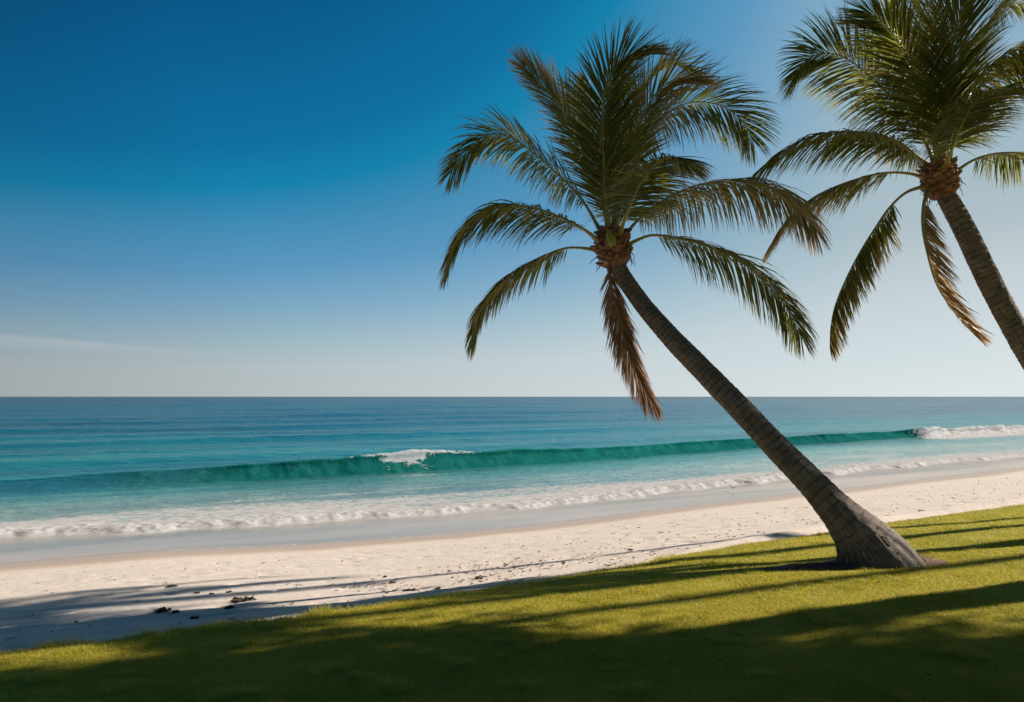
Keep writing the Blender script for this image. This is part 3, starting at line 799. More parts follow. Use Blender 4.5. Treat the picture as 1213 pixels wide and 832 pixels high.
# ---- the leaning palm in the middle
Y1 = 12.0
t1 = [(1046, 684, 10.0, 0.62), (1040, 667, 10.05, 0.50), (1033, 654, 10.1, 0.435), (1023, 641, 10.15, 0.375), (1012, 628, 10.2, 0.335), (1000, 614, 10.25, 0.275), (985, 598, 10.33, 0.235), (969, 580, 10.4, 0.215),
      (952, 562, 10.5, 0.203), (921, 531, 10.66, 0.188), (891, 499, 10.83, 0.180), (865, 472, 11.0, 0.178), (829, 435, 11.25, 0.170), (795, 400, 11.5, 0.160), (763, 363, 11.75, 0.145), (738, 327, 11.95, 0.135), (729, 305, 12.0, 0.125), (727, 296, 12.0, 0.12)]
F1 = [
    dict(p=[(712, 275, 0), (690, 238, 0.1), (664, 210, 0.2), (635, 184, 0.3), (605, 163, 0.35), (578, 160, 0.35), (553, 180, 0.3), (533, 206, 0.25)], droop=0.9, twist=(0, 35), lmax=0.66, petiole=0.16),
    dict(p=[(710, 286, -0.1), (690, 271, -0.3), (660, 256, -0.5), (625, 245, -0.7), (590, 244, -0.8), (560, 260, -0.85), (541, 288, -0.8), (530, 318, -0.75)], droop=1.2, twist=(0, 20), lmax=0.64, petiole=0.15),
    dict(p=[(712, 299, 0.1), (697, 295, 0.1), (672, 294, 0.2), (645, 303, 0.3), (615, 318, 0.35), (588, 340, 0.4), (569, 368, 0.4), (559, 408, 0.4)], droop=1.5, twist=(0, 15), lmax=0.55, petiole=0.19, dry=0.12, ragged=0.25),
    dict(p=[(722, 312, 0.05), (723, 334, 0.0), (729, 364, 0.0), (738, 398, 0.0), (749, 430, 0.0), (762, 458, 0.0), (776, 482, 0.0)], dead=1, droop=0.9, twist=(75, 65), lmax=0.50, petiole=0.06, ragged=0.3, wid=0.022, vee=0.15, fold=0.7, n=140, rdir=(1, 0.2, 0), fwd=14),
    dict(p=[(738, 294, -0.1), (752, 286, -0.2), (772, 279, -0.3), (802, 282, -0.4), (840, 292, -0.45), (874, 308, -0.45), (902, 331, -0.45), (926, 356, -0.45), (950, 402, -0.4)], droop=1.15, twist=(0, -38), lmax=0.68, petiole=0.17),
    dict(p=[(737, 287, 0), (746, 272, 0), (760, 257, 0), (780, 241, 0), (808, 226, 0.05), (842, 216, 0.1), (880, 214, 0.15), (915, 223, 0.2), (944, 243, 0.2), (966, 272, 0.2)], droop=1.25, twist=(0, -10), lmax=0.84, petiole=0.13, dry=0.22, n=100),  # dry raised to paint the sunlit golden look of the tips
    dict(p=[(731, 275, 0.1), (734, 240, 0.1), (746, 203, 0.2), (763, 168, 0.3), (785, 140, 0.4), (815, 122, 0.5), (850, 124, 0.55), (876, 140, 0.55), (893, 168, 0.5)], droop=0.75, twist=(0, -45), lmax=0.80, petiole=0.14, n=100),
    dict(p=[(723, 280, -0.1), (718, 240, -0.3), (715, 190, -0.6), (714, 145, -0.9), (716, 114, -1.2), (724, 88, -1.45), (741, 68, -1.65), (764, 62, -1.8)], droop=0.4, rdir=(0.1, -1, 0), lmax=0.74, petiole=0.12, vee=0.1, n=88, fwd=15),
    dict(p=[(722, 280, 0.0), (712, 235, -0.2), (699, 195, -0.3), (682, 160, -0.3), (662, 126, -0.3), (640, 98, -0.3), (618, 76, -0.25)], droop=0.4, lmax=0.62, petiole=0.14, fold=0.45, vee=0.1, dry=0.25, spread=0.55, rdir=(-1, -0.6, 0)),
    dict(p=[(727, 278, 0.1), (730, 230, 0.35), (733, 180, 0.6), (734, 140, 0.8), (733, 108, 1.0), (731, 80, 1.1)], droop=0.08, rdir=(0, 1, 0), lmax=0.64, petiole=0.12, vee=0.35, fwd=20, dens=0.65),
    dict(p=[(729, 278, -0.05), (736, 230, -0.2), (746, 185, -0.4), (758, 145, -0.6), (776, 112, -0.8), (800, 94, -0.95), (828, 92, -1.05)], droop=0.5, lmax=0.68, petiole=0.14, twist=(0, -30), dry=0.25, fwd=12, dens=0.8, rdir=(0.7, -0.7, 0)),
    dict(p=[(728, 278, 0.1), (734, 225, 0.3), (742, 170, 0.5), (754, 125, 0.7), (772, 94, 0.8), (796, 76, 0.9), (822, 84, 0.95)], droop=0.35, lmax=0.66, petiole=0.14, rdir=(0.8, 0.5, 0), twist=(0, -25), fwd=14, dens=0.7),
    dict(p=[(724, 278, 0.2), (714, 230, 0.5), (703, 180, 0.8), (695, 145, 1.1), (691, 118, 1.4), (690, 98, 1.6)], droop=0.2, lmax=0.58, petiole=0.14, rdir=(-0.4, 1, 0), fwd=18, dens=0.65),
    dict(p=[(733, 280, -0.2), (744, 250, -0.6), (757, 220, -1.0), (775, 196, -1.4), (795, 186, -1.7), (815, 196, -1.95)], droop=1.0, lmax=0.62, petiole=0.18, rdir=(0.5, -1, 0)),
    dict(p=[(727, 282, 0.3), (738, 255, 0.8), (748, 225, 1.3), (758, 205, 1.8), (770, 200, 2.2)], droop=1.0, lmax=0.62, petiole=0.2, rdir=(0.2, 1, 0)),
]
palm1 = palm('coconut_palm', 'whole leaning coconut palm with flared foot rooted in the lawn', Y1, t1, F1, (727, 290), 1)
make_roots(palm1, 4.90, 10.06, 0.50, 0.47, 5)
# young green sheath and pale spear stalks at the heart
off1 = np.array(palm1.location)


def heart(root, Yc, spots, seed):
    off = np.array(root.location)
    for (x0, y0, x1, y1, r, dz) in spots:
        a_, b_ = np.array(P(x0, y0, Yc + dz)) - off, np.array(P(x1, y1, Yc + dz)) - off
        q = np.linspace(0, 1, 9)[:, None]; path = a_ + (b_ - a_) * q
        rad = r * np.array([0.55, 0.85, 1.0, 1.0, 0.92, 0.8, 0.62, 0.4, 0.08])
        co, f = tube_np(path, rad, 12)
        mesh_np('young_sheath', co, f, M['sheath'], True, None, root)


heart(palm1, Y1, [(727, 292, 719, 271, 0.07, -0.33), (727, 285, 728, 246, 0.05, -0.05)], 1)

# ---- the second palm, cut by the right edge of the view
Y2 = 12.6
t2 = [(1420, 720, 11.4, 0.60), (1412, 700, 11.42, 0.50), (1400, 680, 11.45, 0.42), (1382, 655, 11.5, 0.33), (1360, 625, 11.6, 0.27), (1318, 568, 11.75, 0.22), (1278, 508, 11.9, 0.205), (1240, 452, 12.1, 0.195), (1212, 407, 12.2, 0.190), (1196, 379, 12.3, 0.187), (1179, 347, 12.35, 0.185), (1161, 310, 12.4, 0.182), (1143, 273, 12.5, 0.175), (1127, 243, 12.55, 0.165), (1118, 227, 12.6, 0.15), (1114, 216, 12.6, 0.135)]
F2 = [
    dict(p=[(1104, 200, 0), (1088, 187, 0), (1068, 172, -0.1), (1045, 162, -0.2), (1015, 157, -0.3), (985, 157, -0.35), (955, 164, -0.35), (925, 180, -0.35), (897, 203, -0.3)], droop=1.25, lmax=0.66, petiole=0.14, twist=(0, 15)),
    dict(p=[(1102, 214, 0.1), (1078, 206, 0.1), (1048, 205, 0.15), (1020, 211, 0.2), (990, 221, 0.25), (962, 235, 0.3), (935, 258, 0.3), (913, 290, 0.3)], droop=1.25, lmax=0.66, petiole=0.22, twist=(0, 10), dry=0.18),  # dry stands in for sun on the hanging tips
    dict(p=[(1098, 220, 0), (1074, 228, 0), (1054, 246, 0), (1037, 270, 0), (1018, 300, 0), (1001, 333, 0), (989, 363, 0), (984, 388, 0), (983, 412, 0)], droop=0.45, lmax=0.50, petiole=0.2, twist=(0, 0), dry=0.2, rdir=(-1, 0.1, 0), vee=-0.8, fold=0.4, ragged=0.2),
    dict(p=[(1100, 226, -0.1), (1094, 244, -0.15), (1093, 268, -0.15), (1098, 298, -0.15), (1109, 336, -0.1), (1126, 364, -0.1), (1144, 386, -0.1), (1160, 402, -0.1)], dead=0, droop=0.5, lmax=0.48, petiole=0.08, twist=(0, 0), vee=0.7, fold=0.45, dry=0.55, rdir=(1, 0.1, 0), ragged=0.4, spread=0.7, wid=0.022),
    dict(p=[(1126, 210, 0), (1137, 200, 0), (1155, 189, 0), (1180, 182, 0), (1212, 182, 0), (1250, 192, 0), (1285, 215, 0), (1310, 250, 0)], droop=1.3, lmax=0.62, petiole=0.17),
    dict(p=[(1124, 200, -0.1), (1128, 175, -0.2), (1134, 148, -0.35), (1143, 120, -0.5), (1160, 92, -0.7), (1185, 68, -0.9), (1215, 52, -1.0), (1255, 52, -1.1), (1295, 72, -1.15)], droop=1.5, lmax=0.85, petiole=0.22, n=100, dry=0.05),
    dict(p=[(1108, 198, 0.1), (1097, 170, 0.1), (1080, 143, 0.1), (1060, 120, 0.15), (1038, 98, 0.2), (1014, 77, 0.25), (988, 64, 0.3), (962, 67, 0.3), (940, 90, 0.25)], droop=0.65, lmax=0.80, petiole=0.16, twist=(0, 50), n=100),
    dict(p=[(1112, 195, -0.1), (1103, 155, -0.3), (1091, 112, -0.55), (1078, 74, -0.75), (1062, 45, -0.9), (1045, 25, -1.0), (1027, 14, -1.0)], droop=0.4, lmax=0.80, petiole=0.12, rdir=(-0.5, -1, 0), n=95, vee=0.1, fwd=12),
    dict(p=[(1114, 195, 0.1), (1110, 140, 0.3), (1106, 85, 0.5), (1102, 35, 0.7), (1098, -15, 0.8), (1096, -60, 0.9)], droop=0.2, lmax=0.80, petiole=0.12, rdir=(0, 1, 0), n=90, fwd=14, dens=0.8),
    dict(p=[(1116, 195, -0.15), (1118, 140, -0.45), (1124, 88, -0.75), (1132, 40, -1.05), (1146, 0, -1.3), (1168, -28, -1.5)], droop=0.35, lmax=0.84, petiole=0.12, rdir=(0.2, -1, 0), n=100, vee=0.1, fwd=12),
    dict(p=[(1118, 195, 0), (1128, 150, 0.1), (1140, 103, 0.2), (1155, 60, 0.3), (1174, 25, 0.35), (1197, 5, 0.4), (1222, 8, 0.4)], droop=0.7, lmax=0.78, petiole=0.14, twist=(0, -30)),
    dict(p=[(1112, 195, 0.3), (1100, 145, 0.7), (1084, 95, 1.1), (1070, 50, 1.4), (1060, 10, 1.6), (1056, -25, 1.7)], droop=0.3, lmax=0.76, petiole=0.12, rdir=(-0.5, 1, 0), fwd=14, dens=0.8),
    dict(p=[(1120, 197, -0.3), (1132, 165, -0.8), (1146, 135, -1.3), (1165, 112, -1.7), (1190, 104, -2.0)], droop=1.0, lmax=0.65, petiole=0.2, rdir=(0.5, -1, 0)),
    dict(p=[(1104, 203, 0.1), (1086, 188, 0.3), (1062, 172, 0.5), (1040, 160, 0.7), (1010, 158, 0.9), (985, 172, 1.0)], droop=1.2, lmax=0.55, petiole=0.15),
    dict(p=[(1116, 196, 0.2), (1122, 170, 0.6), (1128, 140, 1.0), (1134, 118, 1.5), (1142, 108, 1.9)], droop=0.9, lmax=0.65, petiole=0.2, rdir=(0.2, 1, 0)),
]
palm2 = palm('coconut_palm', 'tall coconut palm at the right edge with its crown cut by the frame', Y2, t2, F2, (1112, 205), 2)
heart(palm2, Y2, [(1113, 200, 1108, 160, 0.055, -0.15), (1116, 198, 1120, 158, 0.045, -0.05)], 2)


# ---- the palms standing out of view to the right, whose shadows fall across the lawn
def copy_tree(o, parent=None):
    c = o.copy(); C.objects.link(c); c.parent = parent
    for ch in o.children: copy_tree(ch, c)
    return c


def tall_palm(seed, height):
    rg = np.random.default_rng(seed)
    root = bpy.data.objects.new('coconut_palm', None); C.objects.link(root)
    q = np.linspace(0, 1, 9)
    cen = [np.array((0.5 * math.sin(k * 1.7) * 0.5 * k, 0.25 * k * k, 0)) + np.array((0, 0, height * k)) for k in q]
    make_trunk(root, cen, [0.40, 0.20, 0.17, 0.16, 0.155, 0.15, 0.145, 0.14, 0.13], rows=200, sides=28, seed=seed)
    top = cen[-1]
    make_boots(root, top - np.array((0, 0, 0.2)), (0, 0.02, 1), seed, fibres=False)
    for k in range(22):
        a_ = k * 2.39996; f = k / 21
        e0 = R(78 - 75 * f); L = 3.7 * (0.8 + 0.25 * math.sin(math.pi * f)) + rg.normal(0, 0.15)
        p = top + np.array((0, 0, 0.15)); pts = []; el = e0
        for j in range(8):
            pts.append(p.copy())
            p = p + np.array((math.cos(a_) * math.cos(el), math.sin(a_) * math.cos(el), math.sin(el))) * L / 7
            el -= R(8 + 6 * j * (0.5 + 0.5 * f))
        make_frond(root, pts, seed=seed * 50 + k, lmax=0.62, droop=1.0, petiole=0.14, n=70, dens=0.6, wid=0.036, rdir=(math.cos(a_), math.sin(a_), 0))
    return root


def broad_tree(u, v, hc, ru, rv, rz, label, n=60000, nc=430):
    rg = np.random.default_rng(5)
    root = bpy.data.objects.new('broadleaf_tree', None); C.objects.link(root)
    x, y = uv2xy(u, v); root.location = (x, y, float(lawn_z(np.array(u), np.array(v))))
    tag(root, label, 'tree')
    a = Acc()
    path, _ = spline([(0, 0, -0.3), (0.1, 0, 1.5), (0.0, 0.25, 4.0), (0.2, 0.1, hc - 3.5), (0.1, 0, hc)], 40)
    rad = np.interp(np.linspace(0, 1, 40), [0, .06, .2, .7, 1], [0.75, 0.5, 0.40, 0.28, 0.08])
    co, f = tube_np(path, rad, 20); a.add(co, f)
    tips = []
    for k in range(26):
        an = k * 2.4; h0 = hc - 4.5 + 4.0 * rg.random()
        p = np.array((0.15, 0.1, h0)); d = norm(np.array((math.cos(an), math.sin(an), rg.uniform(0.15, 1.0)))); pts = []
        ln = rv * rg.uniform(0.6, 0.95)
        for j in range(9):
            pts.append(p.copy()); p = p + d * ln / 8; d = norm(d + rg.normal(0, 0.16, 3) + np.array((0, 0, 0.02)))
            if j > 3: tips.append(p.copy())
        co, f = tube_np(np.array(pts), np.linspace(0.13, 0.015, 9), 8); a.add(co, f)
    a.build('trunk', M['fibre'], root)
    # leaf clumps spread through an uneven crown
    cl = []
    for k in range(nc):
        d = norm(rg.normal(0, 1, 3)); r = rg.random() ** 0.38
        cl.append(np.array((*uv2xy(d[0] * ru * r, d[1] * rv * r), hc + d[2] * rz * r)))
    cl = np.array(cl + tips)
    c = cl[rg.integers(len(cl), size=n)] + rg.normal(0, 0.34, (n, 3))
    d = norm(rg.normal(0, 1, (n, 3))); e = norm(np.cross(d, rg.normal(0, 1, (n, 3))))
    L = rg.uniform(0.10, 0.20, n)[:, None]
    co = np.stack([c - d * L, c + e * L * 0.4, c + d * L, c - e * L * 0.4], 1).reshape(-1, 3)
    mesh_np('crown', co, np.arange(4 * n).reshape(-1, 4), M['leaf'], True, {'rnd': np.repeat(rg.random(n), 4), 'dry': np.zeros(4 * n)}, root)
    return root


tall = tall_palm(9, 15.0)
SPOTS = [(27.0, 5.5, 20, (1.15, 1.15, 1.45)), (24.5, 5.9, 140, (1.1, 1.1, 1.4)), (29.0, 2.8, 250, (1.0, 1.0, 1.33)), (28.0, 3.7, 80, (1.1, 1.1, 1.5)), (27.5, 5.0, 190, (0.82, 0.82, 1.12))]
for k, (u, v, rz, s_) in enumerate(SPOTS):
    c = tall if k == 0 else copy_tree(tall)
    x, y = uv2xy(u, v); c.location = (x, y, float(lawn_z(np.array(u), np.array(v))) - 0.15)
    c.rotation_euler = (0, 0, R(rz)); c.scale = s_
    if k == 4:      # this one leans out towards the sea
        dv = Vector((*uv2xy(0, 1), 0)); c.rotation_euler = (Matrix.Rotation(R(11.5), 3, Vector((0, 0, 1)).cross(dv)) @ Matrix.Rotation(R(rz), 3, 'Z')).to_euler()
    tag(c, 'tall slender coconut palm out of view to the right, shading the lawn', 'palm tree', 'tall palms out of view that shade the lawn')
broad_tree(18.0, -1.2, 12.0, 8.0, 4.5, 3.2, 'dense broadleaf tree out of view to the right, shading the near lawn')

broad_tree(16.0, 3.0, 12.2, 4.6, 2.1, 2.0, 'smaller broadleaf tree out of view, nearest the right palm, shading the left of the lawn', 17000, 120)


# ================================================================ THINGS ON THE SAND
def hit(px, py):
    """where the line of sight meets the ground"""
    Y = 6.0
    for _ in range(60):
        x = (px - 606.5) / F * Y
        z = float(ground_z(x, Y)); Y2_ = F * (H - z) / (py - 470.0)
        Y = Y * 0.5 + Y2_ * 0.5
    return (px - 606.5) / F * Y, Y


def weed(px, py, wpx, label, seed, hf=0.32):
    x, y = hit(px, py); wd = wpx / F * y
    rg = np.random.default_rng(seed)
    a = Acc()
    na, nr = 26, 7
    ang = np.linspace(0, 2 * math.pi, na, endpoint=False)
    q = np.linspace(0, 1, nr)
    RR, AA = np.meshgrid(q, ang, indexing='ij')
    wob = 1 + 0.35 * (fbm(np.cos(AA) * 1.5 + seed, np.sin(AA) * 1.5, 3, seed) - 0.5) * 2
    X = RR * wob * np.cos(AA) * wd * 0.5; Y = RR * wob * np.sin(AA) * wd * 0.42
    Z = wd * hf * np.sqrt(np.clip(1 - RR ** 2, 0, 1)) * (0.5 + fbm(X * 14 / max(wd, .05) * .3 + seed, Y * 14 / max(wd, .05) * .3, 3, seed)) - 0.008
    a.add(np.stack([X, Y, Z], -1).reshape(-1, 3), grid_faces(nr, na, True))
    for k in range(26):
        an = rg.uniform(0, 2 * math.pi); r0 = rg.uniform(0.1, 0.45) * wd
        p = np.array((math.cos(an) * r0, math.sin(an) * r0 * 0.8, wd * hf * rg.uniform(0.0, 0.7)))
        d = norm(np.array((math.cos(an), math.sin(an), rg.uniform(-0.1, 0.8)))); pts = []
        ln = wd * rg.uniform(0.15, 0.5)
        for j in range(6):
            pts.append(p.copy()); p = p + d * ln / 5; d = norm(d + np.array((0, 0, -0.35)) + rg.normal(0, 0.4, 3))
            p[2] = max(p[2], 0.002)
        co, f = tube_np(np.array(pts), np.linspace(0.012, 0.003, 6) * max(0.6, wd / 0.2), 5); a.add(co, f)
    o = a.build('seaweed_clump', M['weed'])
    o.location = (x, y, float(ground_z(x, y))); o.rotation_euler = (0, 0, TH * 0 + R(20))
    tag(o, label, 'seaweed', 'dark clumps of dried seaweed on the sand')


weed(287, 712, 22, 'largest long dark seaweed clump between the two sand shadows', 1, 0.20)
weed(193, 725, 17, 'rounded dark seaweed clump, left one of the touching pair on the sand', 2, 0.30)
weed(208, 726, 8, 'small dark seaweed knot, right one of the touching pair on the sand', 3, 0.4)
weed(272, 721, 11, 'dark seaweed clump just below the long one, at a shadow edge', 4, 0.3)
weed(230, 733, 9, 'dark seaweed clump lying in the lower sand shadow', 5, 0.35)
weed(205, 695, 11, 'flat dark seaweed strip at the far tip of the frond shadow', 6, 0.16)
weed(233, 703, 6, 'small dark seaweed bit in the middle of the upper sand shadow', 7, 0.3)
weed(251, 704, 5, 'tiny dark seaweed bit at the upper edge of the frond shadow', 8, 0.3)
weed(271, 702, 6, 'little brown seaweed bit on bright sand above the frond shadow', 9, 0.3)
weed(465, 691, 8, 'dark pointed seaweed bit on bright sand above the shadow tip', 10, 0.34)
weed(486, 700, 15, 'dark flat seaweed clump at the right end of the sand shadows', 11, 0.16)
weed(518, 698, 8, 'dark seaweed bit nearest the lawn edge at the shadow end', 12, 0.25)
weed(567, 686, 10, 'brown seaweed clump among dry leaf bits by the lawn edge', 13, 0.34)
weed(456, 684, 4, 'tiny round dark seaweed speck up the sand from the pointed bit', 14, 0.6)
weed(747, 652, 6, 'small brown seaweed bit by the lawn edge left of the trunk', 15, 0.3)
weed(274, 734, 4, 'tiny dark seaweed speck touching the lawn edge at left', 16, 0.5)


def debris(n):
    a = Acc(); m = 0
    cl = [(567, 683, 26, 5), (700, 668, 60, 6), (620, 672, 50, 7), (730, 650, 45, 8), (430, 697, 40, 3), (1120, 590, 90, 6), (850, 628, 90, 8)]
    while m < n:
        if rng.random() < 0.45:
            c = cl[rng.integers(len(cl))]; px, py = c[0] + rng.normal(0, c[2]), c[1] + rng.normal(0, c[3])
            if py < 520: continue
            x, y = hit(px, py)
        else:
            u = -4 + 44 * rng.random() ** 1.1; s = rng.random() ** 1.4 * 0.72
            v = float(c_lawn0(u)) + s * float(c_water(u) - c_lawn0(u)); x, y = uv2xy(u, v)
        u, v = xy2uv(x, y)
        if v < float(c_lawn(np.array(u))) + 0.05 or v > float(c_water(np.array(u))) - 2.6: continue
        ln = rng.uniform(0.008, 0.034) * (1.9 if rng.random() < 0.10 else 1); wd = ln * rng.uniform(0.12, 0.45)
        an = rng.uniform(0, math.pi)
        z = float(ground_z(x, y))
        q = np.linspace(-1, 1, 6)
        wp = np.array([0.1, 0.8, 1, 0.9, 0.6, 0.1]); zz = 0.008 + np.abs(q) ** 2 * ln * rng.uniform(0.0, 0.4)
        ca, sa = math.cos(an), math.sin(an)
        L_ = np.stack([x + q * ln * ca - wp * wd * sa, y + q * ln * sa + wp * wd * ca, z + zz], -1)
        R_ = np.stack([x + q * ln * ca + wp * wd * sa, y + q * ln * sa - wp * wd * ca, z + zz + 0.004], -1)
        M_ = (L_ + R_) / 2 + np.array((0, 0, 0.006 + ln * 0.1))
        co = np.stack([L_, M_, R_], 1).reshape(-1, 3)
        a.add(co, grid_faces(6, 3)); m += 1
    tag(a.build('dry_leaf_litter', M['flake']), 'scattered brown leaf bits and weed flecks on the pale sand', 'litter', kind='stuff')


debris(900)

def lawn_litter(n):
    a = Acc(); m = 0
    while m < n:
        Y = rng.uniform(5.2, 16); X = rng.uniform(-0.7, 0.72) * Y
        u, v = xy2uv(X, Y)
        if v > float(c_lawn(np.array(u))) - 0.15 or in_soil(np.array(X), np.array(Y)): continue
        z = float(lawn_z(np.array(u), np.array(v))); ln = rng.uniform(0.008, 0.022) * (1.8 if rng.random() < 0.1 else 1); wd = ln * rng.uniform(0.12, 0.4); an = rng.uniform(0, math.pi)
        q = np.linspace(-1, 1, 6); wp = np.array([0.1, 0.8, 1, 0.9, 0.6, 0.1]); zz = 0.024 + q * ln * 0.15
        ca, sa = math.cos(an), math.sin(an)
        L1 = np.stack([X + q * ln * ca - wp * wd * sa, Y + q * ln * sa + wp * wd * ca, z + zz], -1)
        R1 = np.stack([X + q * ln * ca + wp * wd * sa, Y + q * ln * sa - wp * wd * ca, z + zz + 0.004], -1)
        M1 = (L1 + R1) / 2 + np.array((0, 0, 0.006))
        a.add(np.stack([L1, M1, R1], 1).reshape(-1, 3), grid_faces(6, 3)); m += 1
    tag(a.build('fallen_leaf_bits', M['flake']), 'sparse brown leaf bits dropped on the mown lawn', 'litter', kind='stuff')


lawn_litter(110)

# ---- the little shore bird on the wet sand
def bird():
    k_ = 1.35
    t = NT('white_feather'); n = t.noise(t.coords(), 60, 3)
    mw = t.done(t.pbsdf(Base_Color=t.mix(n, (0.82, 0.80, 0.76), (0.70, 0.68, 0.65)), Roughness=0.8))
    mg = simple('grey_feather', (0.16, 0.15, 0.14), (0.30, 0.28, 0.27), 40)
    ml = simple('dark_leg', (0.03, 0.025, 0.02), (0.06, 0.04, 0.03), 40)
    x, y = hit(868, 584.5)
    # body: lofted sections from tail to beak (x forward)
    secs = [(-0.115, 0.128, 0.004, 0.003), (-0.085, 0.128, 0.016, 0.008), (-0.05, 0.125, 0.030, 0.024), (-0.01, 0.122, 0.040, 0.036), (0.03, 0.128, 0.037, 0.035), (0.055, 0.145, 0.026, 0.028),
            (0.066, 0.168, 0.017, 0.020), (0.074, 0.185, 0.020, 0.022), (0.092, 0.197, 0.021, 0.021), (0.108, 0.194, 0.011, 0.011), (0.118, 0.191, 0.005, 0.005), (0.150, 0.184, 0.0015, 0.0015)]
    co = []
    an = np.linspace(0, 2 * math.pi, 16, endpoint=False)
    for k, (sx, sz, ry, rz_) in enumerate(secs):
        tilt = 0.75 if 5 <= k <= 7 else 0.0
        co.append(np.stack([sx - np.sin(an) * rz_ * tilt, np.cos(an) * ry, sz + np.sin(an) * rz_ * (1 - 0.3 * tilt)], -1))
    a = Acc(); a.add(np.concatenate(co), grid_faces(len(secs), 16, True))
    for s in (-1, 1):
        pts = np.array([(-0.005, 0.014 * s, 0.10), (0.0, 0.014 * s, 0.065), (0.006, 0.014 * s, 0.035), (0.0, 0.014 * s, 0.0)])
        c2, f2 = tube_np(pts, [0.008, 0.0035, 0.003, 0.003], 6); a.add(c2, f2)
        for da in (-0.5, 0, 0.5):
            pts = np.array([(0, 0.014 * s, 0.003), (0.022 * math.cos(da), 0.014 * s + 0.022 * math.sin(da), 0.002)])
            c2, f2 = tube_np(pts, [0.0025, 0.001], 5); a.add(c2, f2)
    b = a.build('shore_bird', mw)
    for s in (-1, 1):
        q = np.linspace(0, 1, 9); r_ = np.linspace(-1, 1, 7)
        QQ, RR = np.meshgrid(q, r_, indexing='ij')
        wp = np.sin(np.pi * np.clip(QQ * 0.95 + 0.05, 0, 1)) ** 0.6
        X = 0.045 - QQ * 0.155; Z = 0.133 + RR * 0.020 * wp - QQ * 0.004
        Yw = s * (0.0415 * np.sqrt(np.clip(1 - ((X - 0.0) / 0.13) ** 2, 0.02, 1)) * (1 - 0.25 * RR ** 2) + 0.002)
        mesh_np('wing', np.stack([X, Yw, Z], -1).reshape(-1, 3), grid_faces(9, 7), mg, True, None, b)
    b.location = (x, y, 0.02); b.rotation_euler = (0, 0, R(205)); b.scale = (k_,) * 3
    tag(b, 'tiny white shore bird with grey wings standing on the wet sand', 'bird')


bird()

# ================================================================ SKY, SUN, CAMERA
wd_ = bpy.data.worlds.new('World'); sc.world = wd_; wd_.use_nodes = True
nt = wd_.node_tree; nt.nodes.clear()
def wn(t_, **p):
    n = nt.nodes.new(t_)
    for k, v in p.items(): setattr(n, k, v)
    return n
L_ = nt.links.new
sky = wn('ShaderNodeTexSky', sky_type='NISHITA', sun_disc=False, sun_elevation=SUN_EL, sun_rotation=SUN_AZ, altitude=0, air_density=1.0, dust_density=0.4, ozone_density=3.0)
def wm(op, a, b=0.0, clamp=False):
    n = wn('ShaderNodeMath', operation=op, use_clamp=clamp)
    for i, v in enumerate((a, b)):
        if isinstance(v, bpy.types.NodeSocket): L_(v, n.inputs[i])
        else: n.inputs[i].default_value = v
    return n.outputs[0]
tc = wn('ShaderNodeTexCoord'); sp = wn('ShaderNodeSeparateXYZ'); L_(tc.outputs['Generated'], sp.inputs[0])
# clear-air colour by height above the horizon, pulled towards white near the sun
dot = wn('ShaderNodeVectorMath', operation='DOT_PRODUCT'); L_(tc.outputs['Generated'], dot.inputs[0])
dot.inputs[1].default_value = (0.786, 0.436, 0.438)
g_ = dot.outputs['Value']
hor = wm('POWER', wm('MAXIMUM', wm('SUBTRACT', 1.0, wm('MULTIPLY', sp.outputs[2], sp.outputs[2])), 0.0), 0.5)
tel = wm('DIVIDE', wm('MAXIMUM', sp.outputs[2], 0.0), wm('MAXIMUM', hor, 0.2))
gpos = wm('MAXIMUM', g_, 0.0)
dd_ = wm('MULTIPLY', tel, wm('MAXIMUM', 0.28, wm('SUBTRACT', 1.25, wm('MULTIPLY', wm('MULTIPLY', gpos, gpos), 1.45))))
cr_ = wn('ShaderNodeValToRGB'); L_(dd_, cr_.inputs[0])
stops = [(0.0, (.485, .535, .55)), (.045, (.46, .53, .56)), (.078, (.36, .485, .55)), (.13, (.21, .39, .54)), (.189, (.10, .305, .515)), (.30, (.004, .215, .41)), (.36, (.001, .155, .345)), (.50, (.000, .105, .265)), (.72, (.001, .035, .12)), (1.0, (.001, .02, .075))]
el_ = cr_.color_ramp.elements
el_[0].position = 0.0; el_[1].position = 1.0
for p_, _ in stops[1:-1]: el_.new(p_)
for e_, (p_, c_) in zip(el_, stops): e_.position = p_; e_.color = (*c_, 1)
mm = wm('SUBTRACT', wm('MULTIPLY', wm('MAXIMUM', g_, -0.2), 0.83), 0.20)
mm = wm('ADD', 1.0, wm('ADD', wm('MULTIPLY', wm('MINIMUM', mm, 0.0), wm('ADD', 1.0, wm('MULTIPLY', wm('MAXIMUM', wm('SUBTRACT', tel, 0.2), 0.0), 4.0))), wm('MULTIPLY', wm('MAXIMUM', mm, 0.0), wm('SUBTRACT', 1.0, wm('MULTIPLY', tel, 5.0, True)))))
air = wn('ShaderNodeVectorMath', operation='SCALE'); L_(cr_.outputs[0], air.inputs[0]); L_(wm('MULTIPLY', mm, 10.0), air.inputs['Scale'])
gm = wn('ShaderNodeMix', data_type='RGBA'); gm.inputs[0].default_value = 0.97; L_(sky.outputs[0], gm.inputs[6]); L_(air.outputs[0], gm.inputs[7])
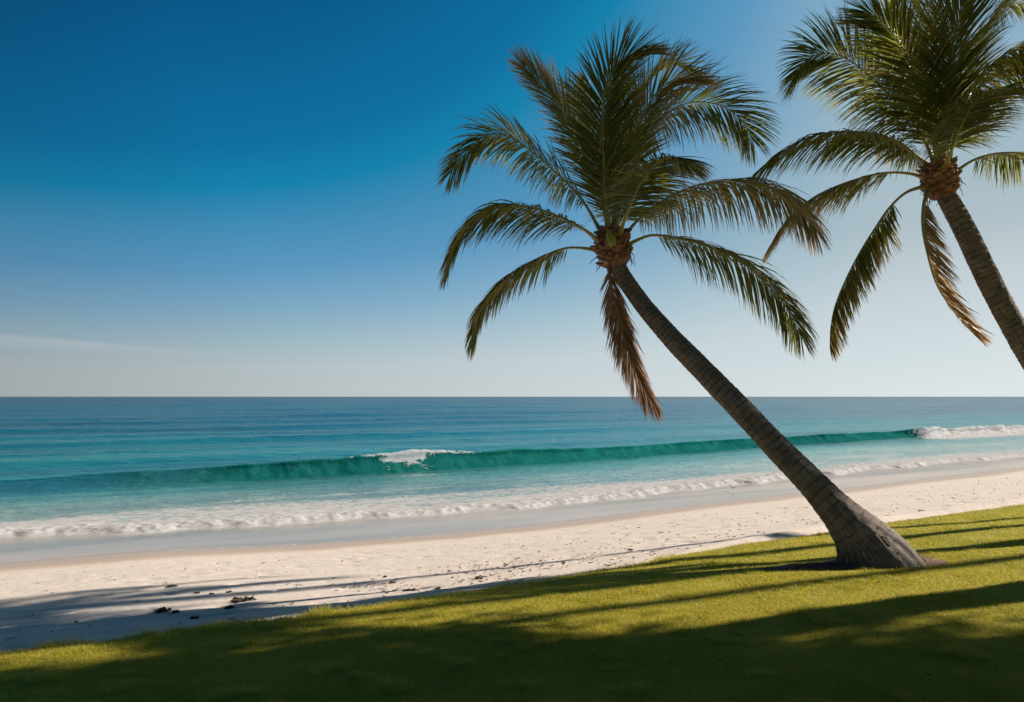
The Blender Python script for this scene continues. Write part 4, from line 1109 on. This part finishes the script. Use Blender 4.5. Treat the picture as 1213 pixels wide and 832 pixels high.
# a faint streak of high cloud low in the left of the sky
az = wm('DIVIDE', sp.outputs[0], wm('MAXIMUM', sp.outputs[1], 0.05))          # tan azimuth
el = wm('DIVIDE', sp.outputs[2], wm('MAXIMUM', sp.outputs[1], 0.05))
cen = wm('ADD', wm('MULTIPLY', wm('ADD', az, 0.674), -0.077), 0.0785)
wdt = wm('ADD', wm('MULTIPLY', wm('ADD', az, 0.33), -0.016), 0.0016)
dst = wm('DIVIDE', wm('SUBTRACT', el, cen), wm('MAXIMUM', wdt, 0.0012))
up = wm('SUBTRACT', 1.0, wm('MULTIPLY', dst, 1.0), True)
dn = wm('ADD', 1.0, wm('MULTIPLY', dst, 0.35), True)
m1 = wm('MULTIPLY', wm('MINIMUM', up, 1.0), dn, True)
fl = wm('MULTIPLY', m1, wm('MULTIPLY', wm('SUBTRACT', -0.33, az), 5.0, True), True)
fl = wm('MULTIPLY', fl, wm('GREATER_THAN', sp.outputs[1], 0.0))
fl = wm('MULTIPLY', fl, 0.22)
mx = wn('ShaderNodeMix', data_type='RGBA'); L_(fl, mx.inputs[0]); L_(gm.outputs[2], mx.inputs[6]); mx.inputs[7].default_value = (6.2, 6.2, 6.3, 1)
bg = wn('ShaderNodeBackground'); bg.inputs[1].default_value = 0.0735
ou = wn('ShaderNodeOutputWorld'); L_(mx.outputs[2], bg.inputs[0]); L_(bg.outputs[0], ou.inputs[0])

sl = bpy.data.lights.new('sun', 'SUN'); sl.energy = 5.0; sl.angle = R(0.6); sl.color = (1.0, 0.90, 0.77)
so = bpy.data.objects.new('sun', sl); C.objects.link(so)
sd = Vector((math.sin(SUN_AZ) * math.cos(SUN_EL), math.cos(SUN_AZ) * math.cos(SUN_EL), math.sin(SUN_EL)))
so.rotation_euler = sd.to_track_quat('Z', 'Y').to_euler(); so.location = (30, 15, 20)

cam = bpy.data.cameras.new('camera'); co_ = bpy.data.objects.new('camera', cam); C.objects.link(co_)
co_.location = (0, 0, H); co_.rotation_euler = (R(90), 0, 0)
cam.sensor_width = 36; cam.lens = F / 1213 * 36; cam.shift_y = 54.0 / 1213
cam.clip_start = 0.1; cam.clip_end = 200000
cam.dof.use_dof = True; cam.dof.focus_distance = 11.3; cam.dof.aperture_fstop = 5.0
sc.camera = co_

sc.view_settings.view_transform = 'Standard'; sc.view_settings.look = 'None'
sc.view_settings.exposure = 0.47; sc.view_settings.gamma = 1.0
sc.cycles.use_denoising = True
sc.cycles.max_bounces = 6; sc.cycles.transparent_max_bounces = 8
sc.cycles.sample_clamp_indirect = 6
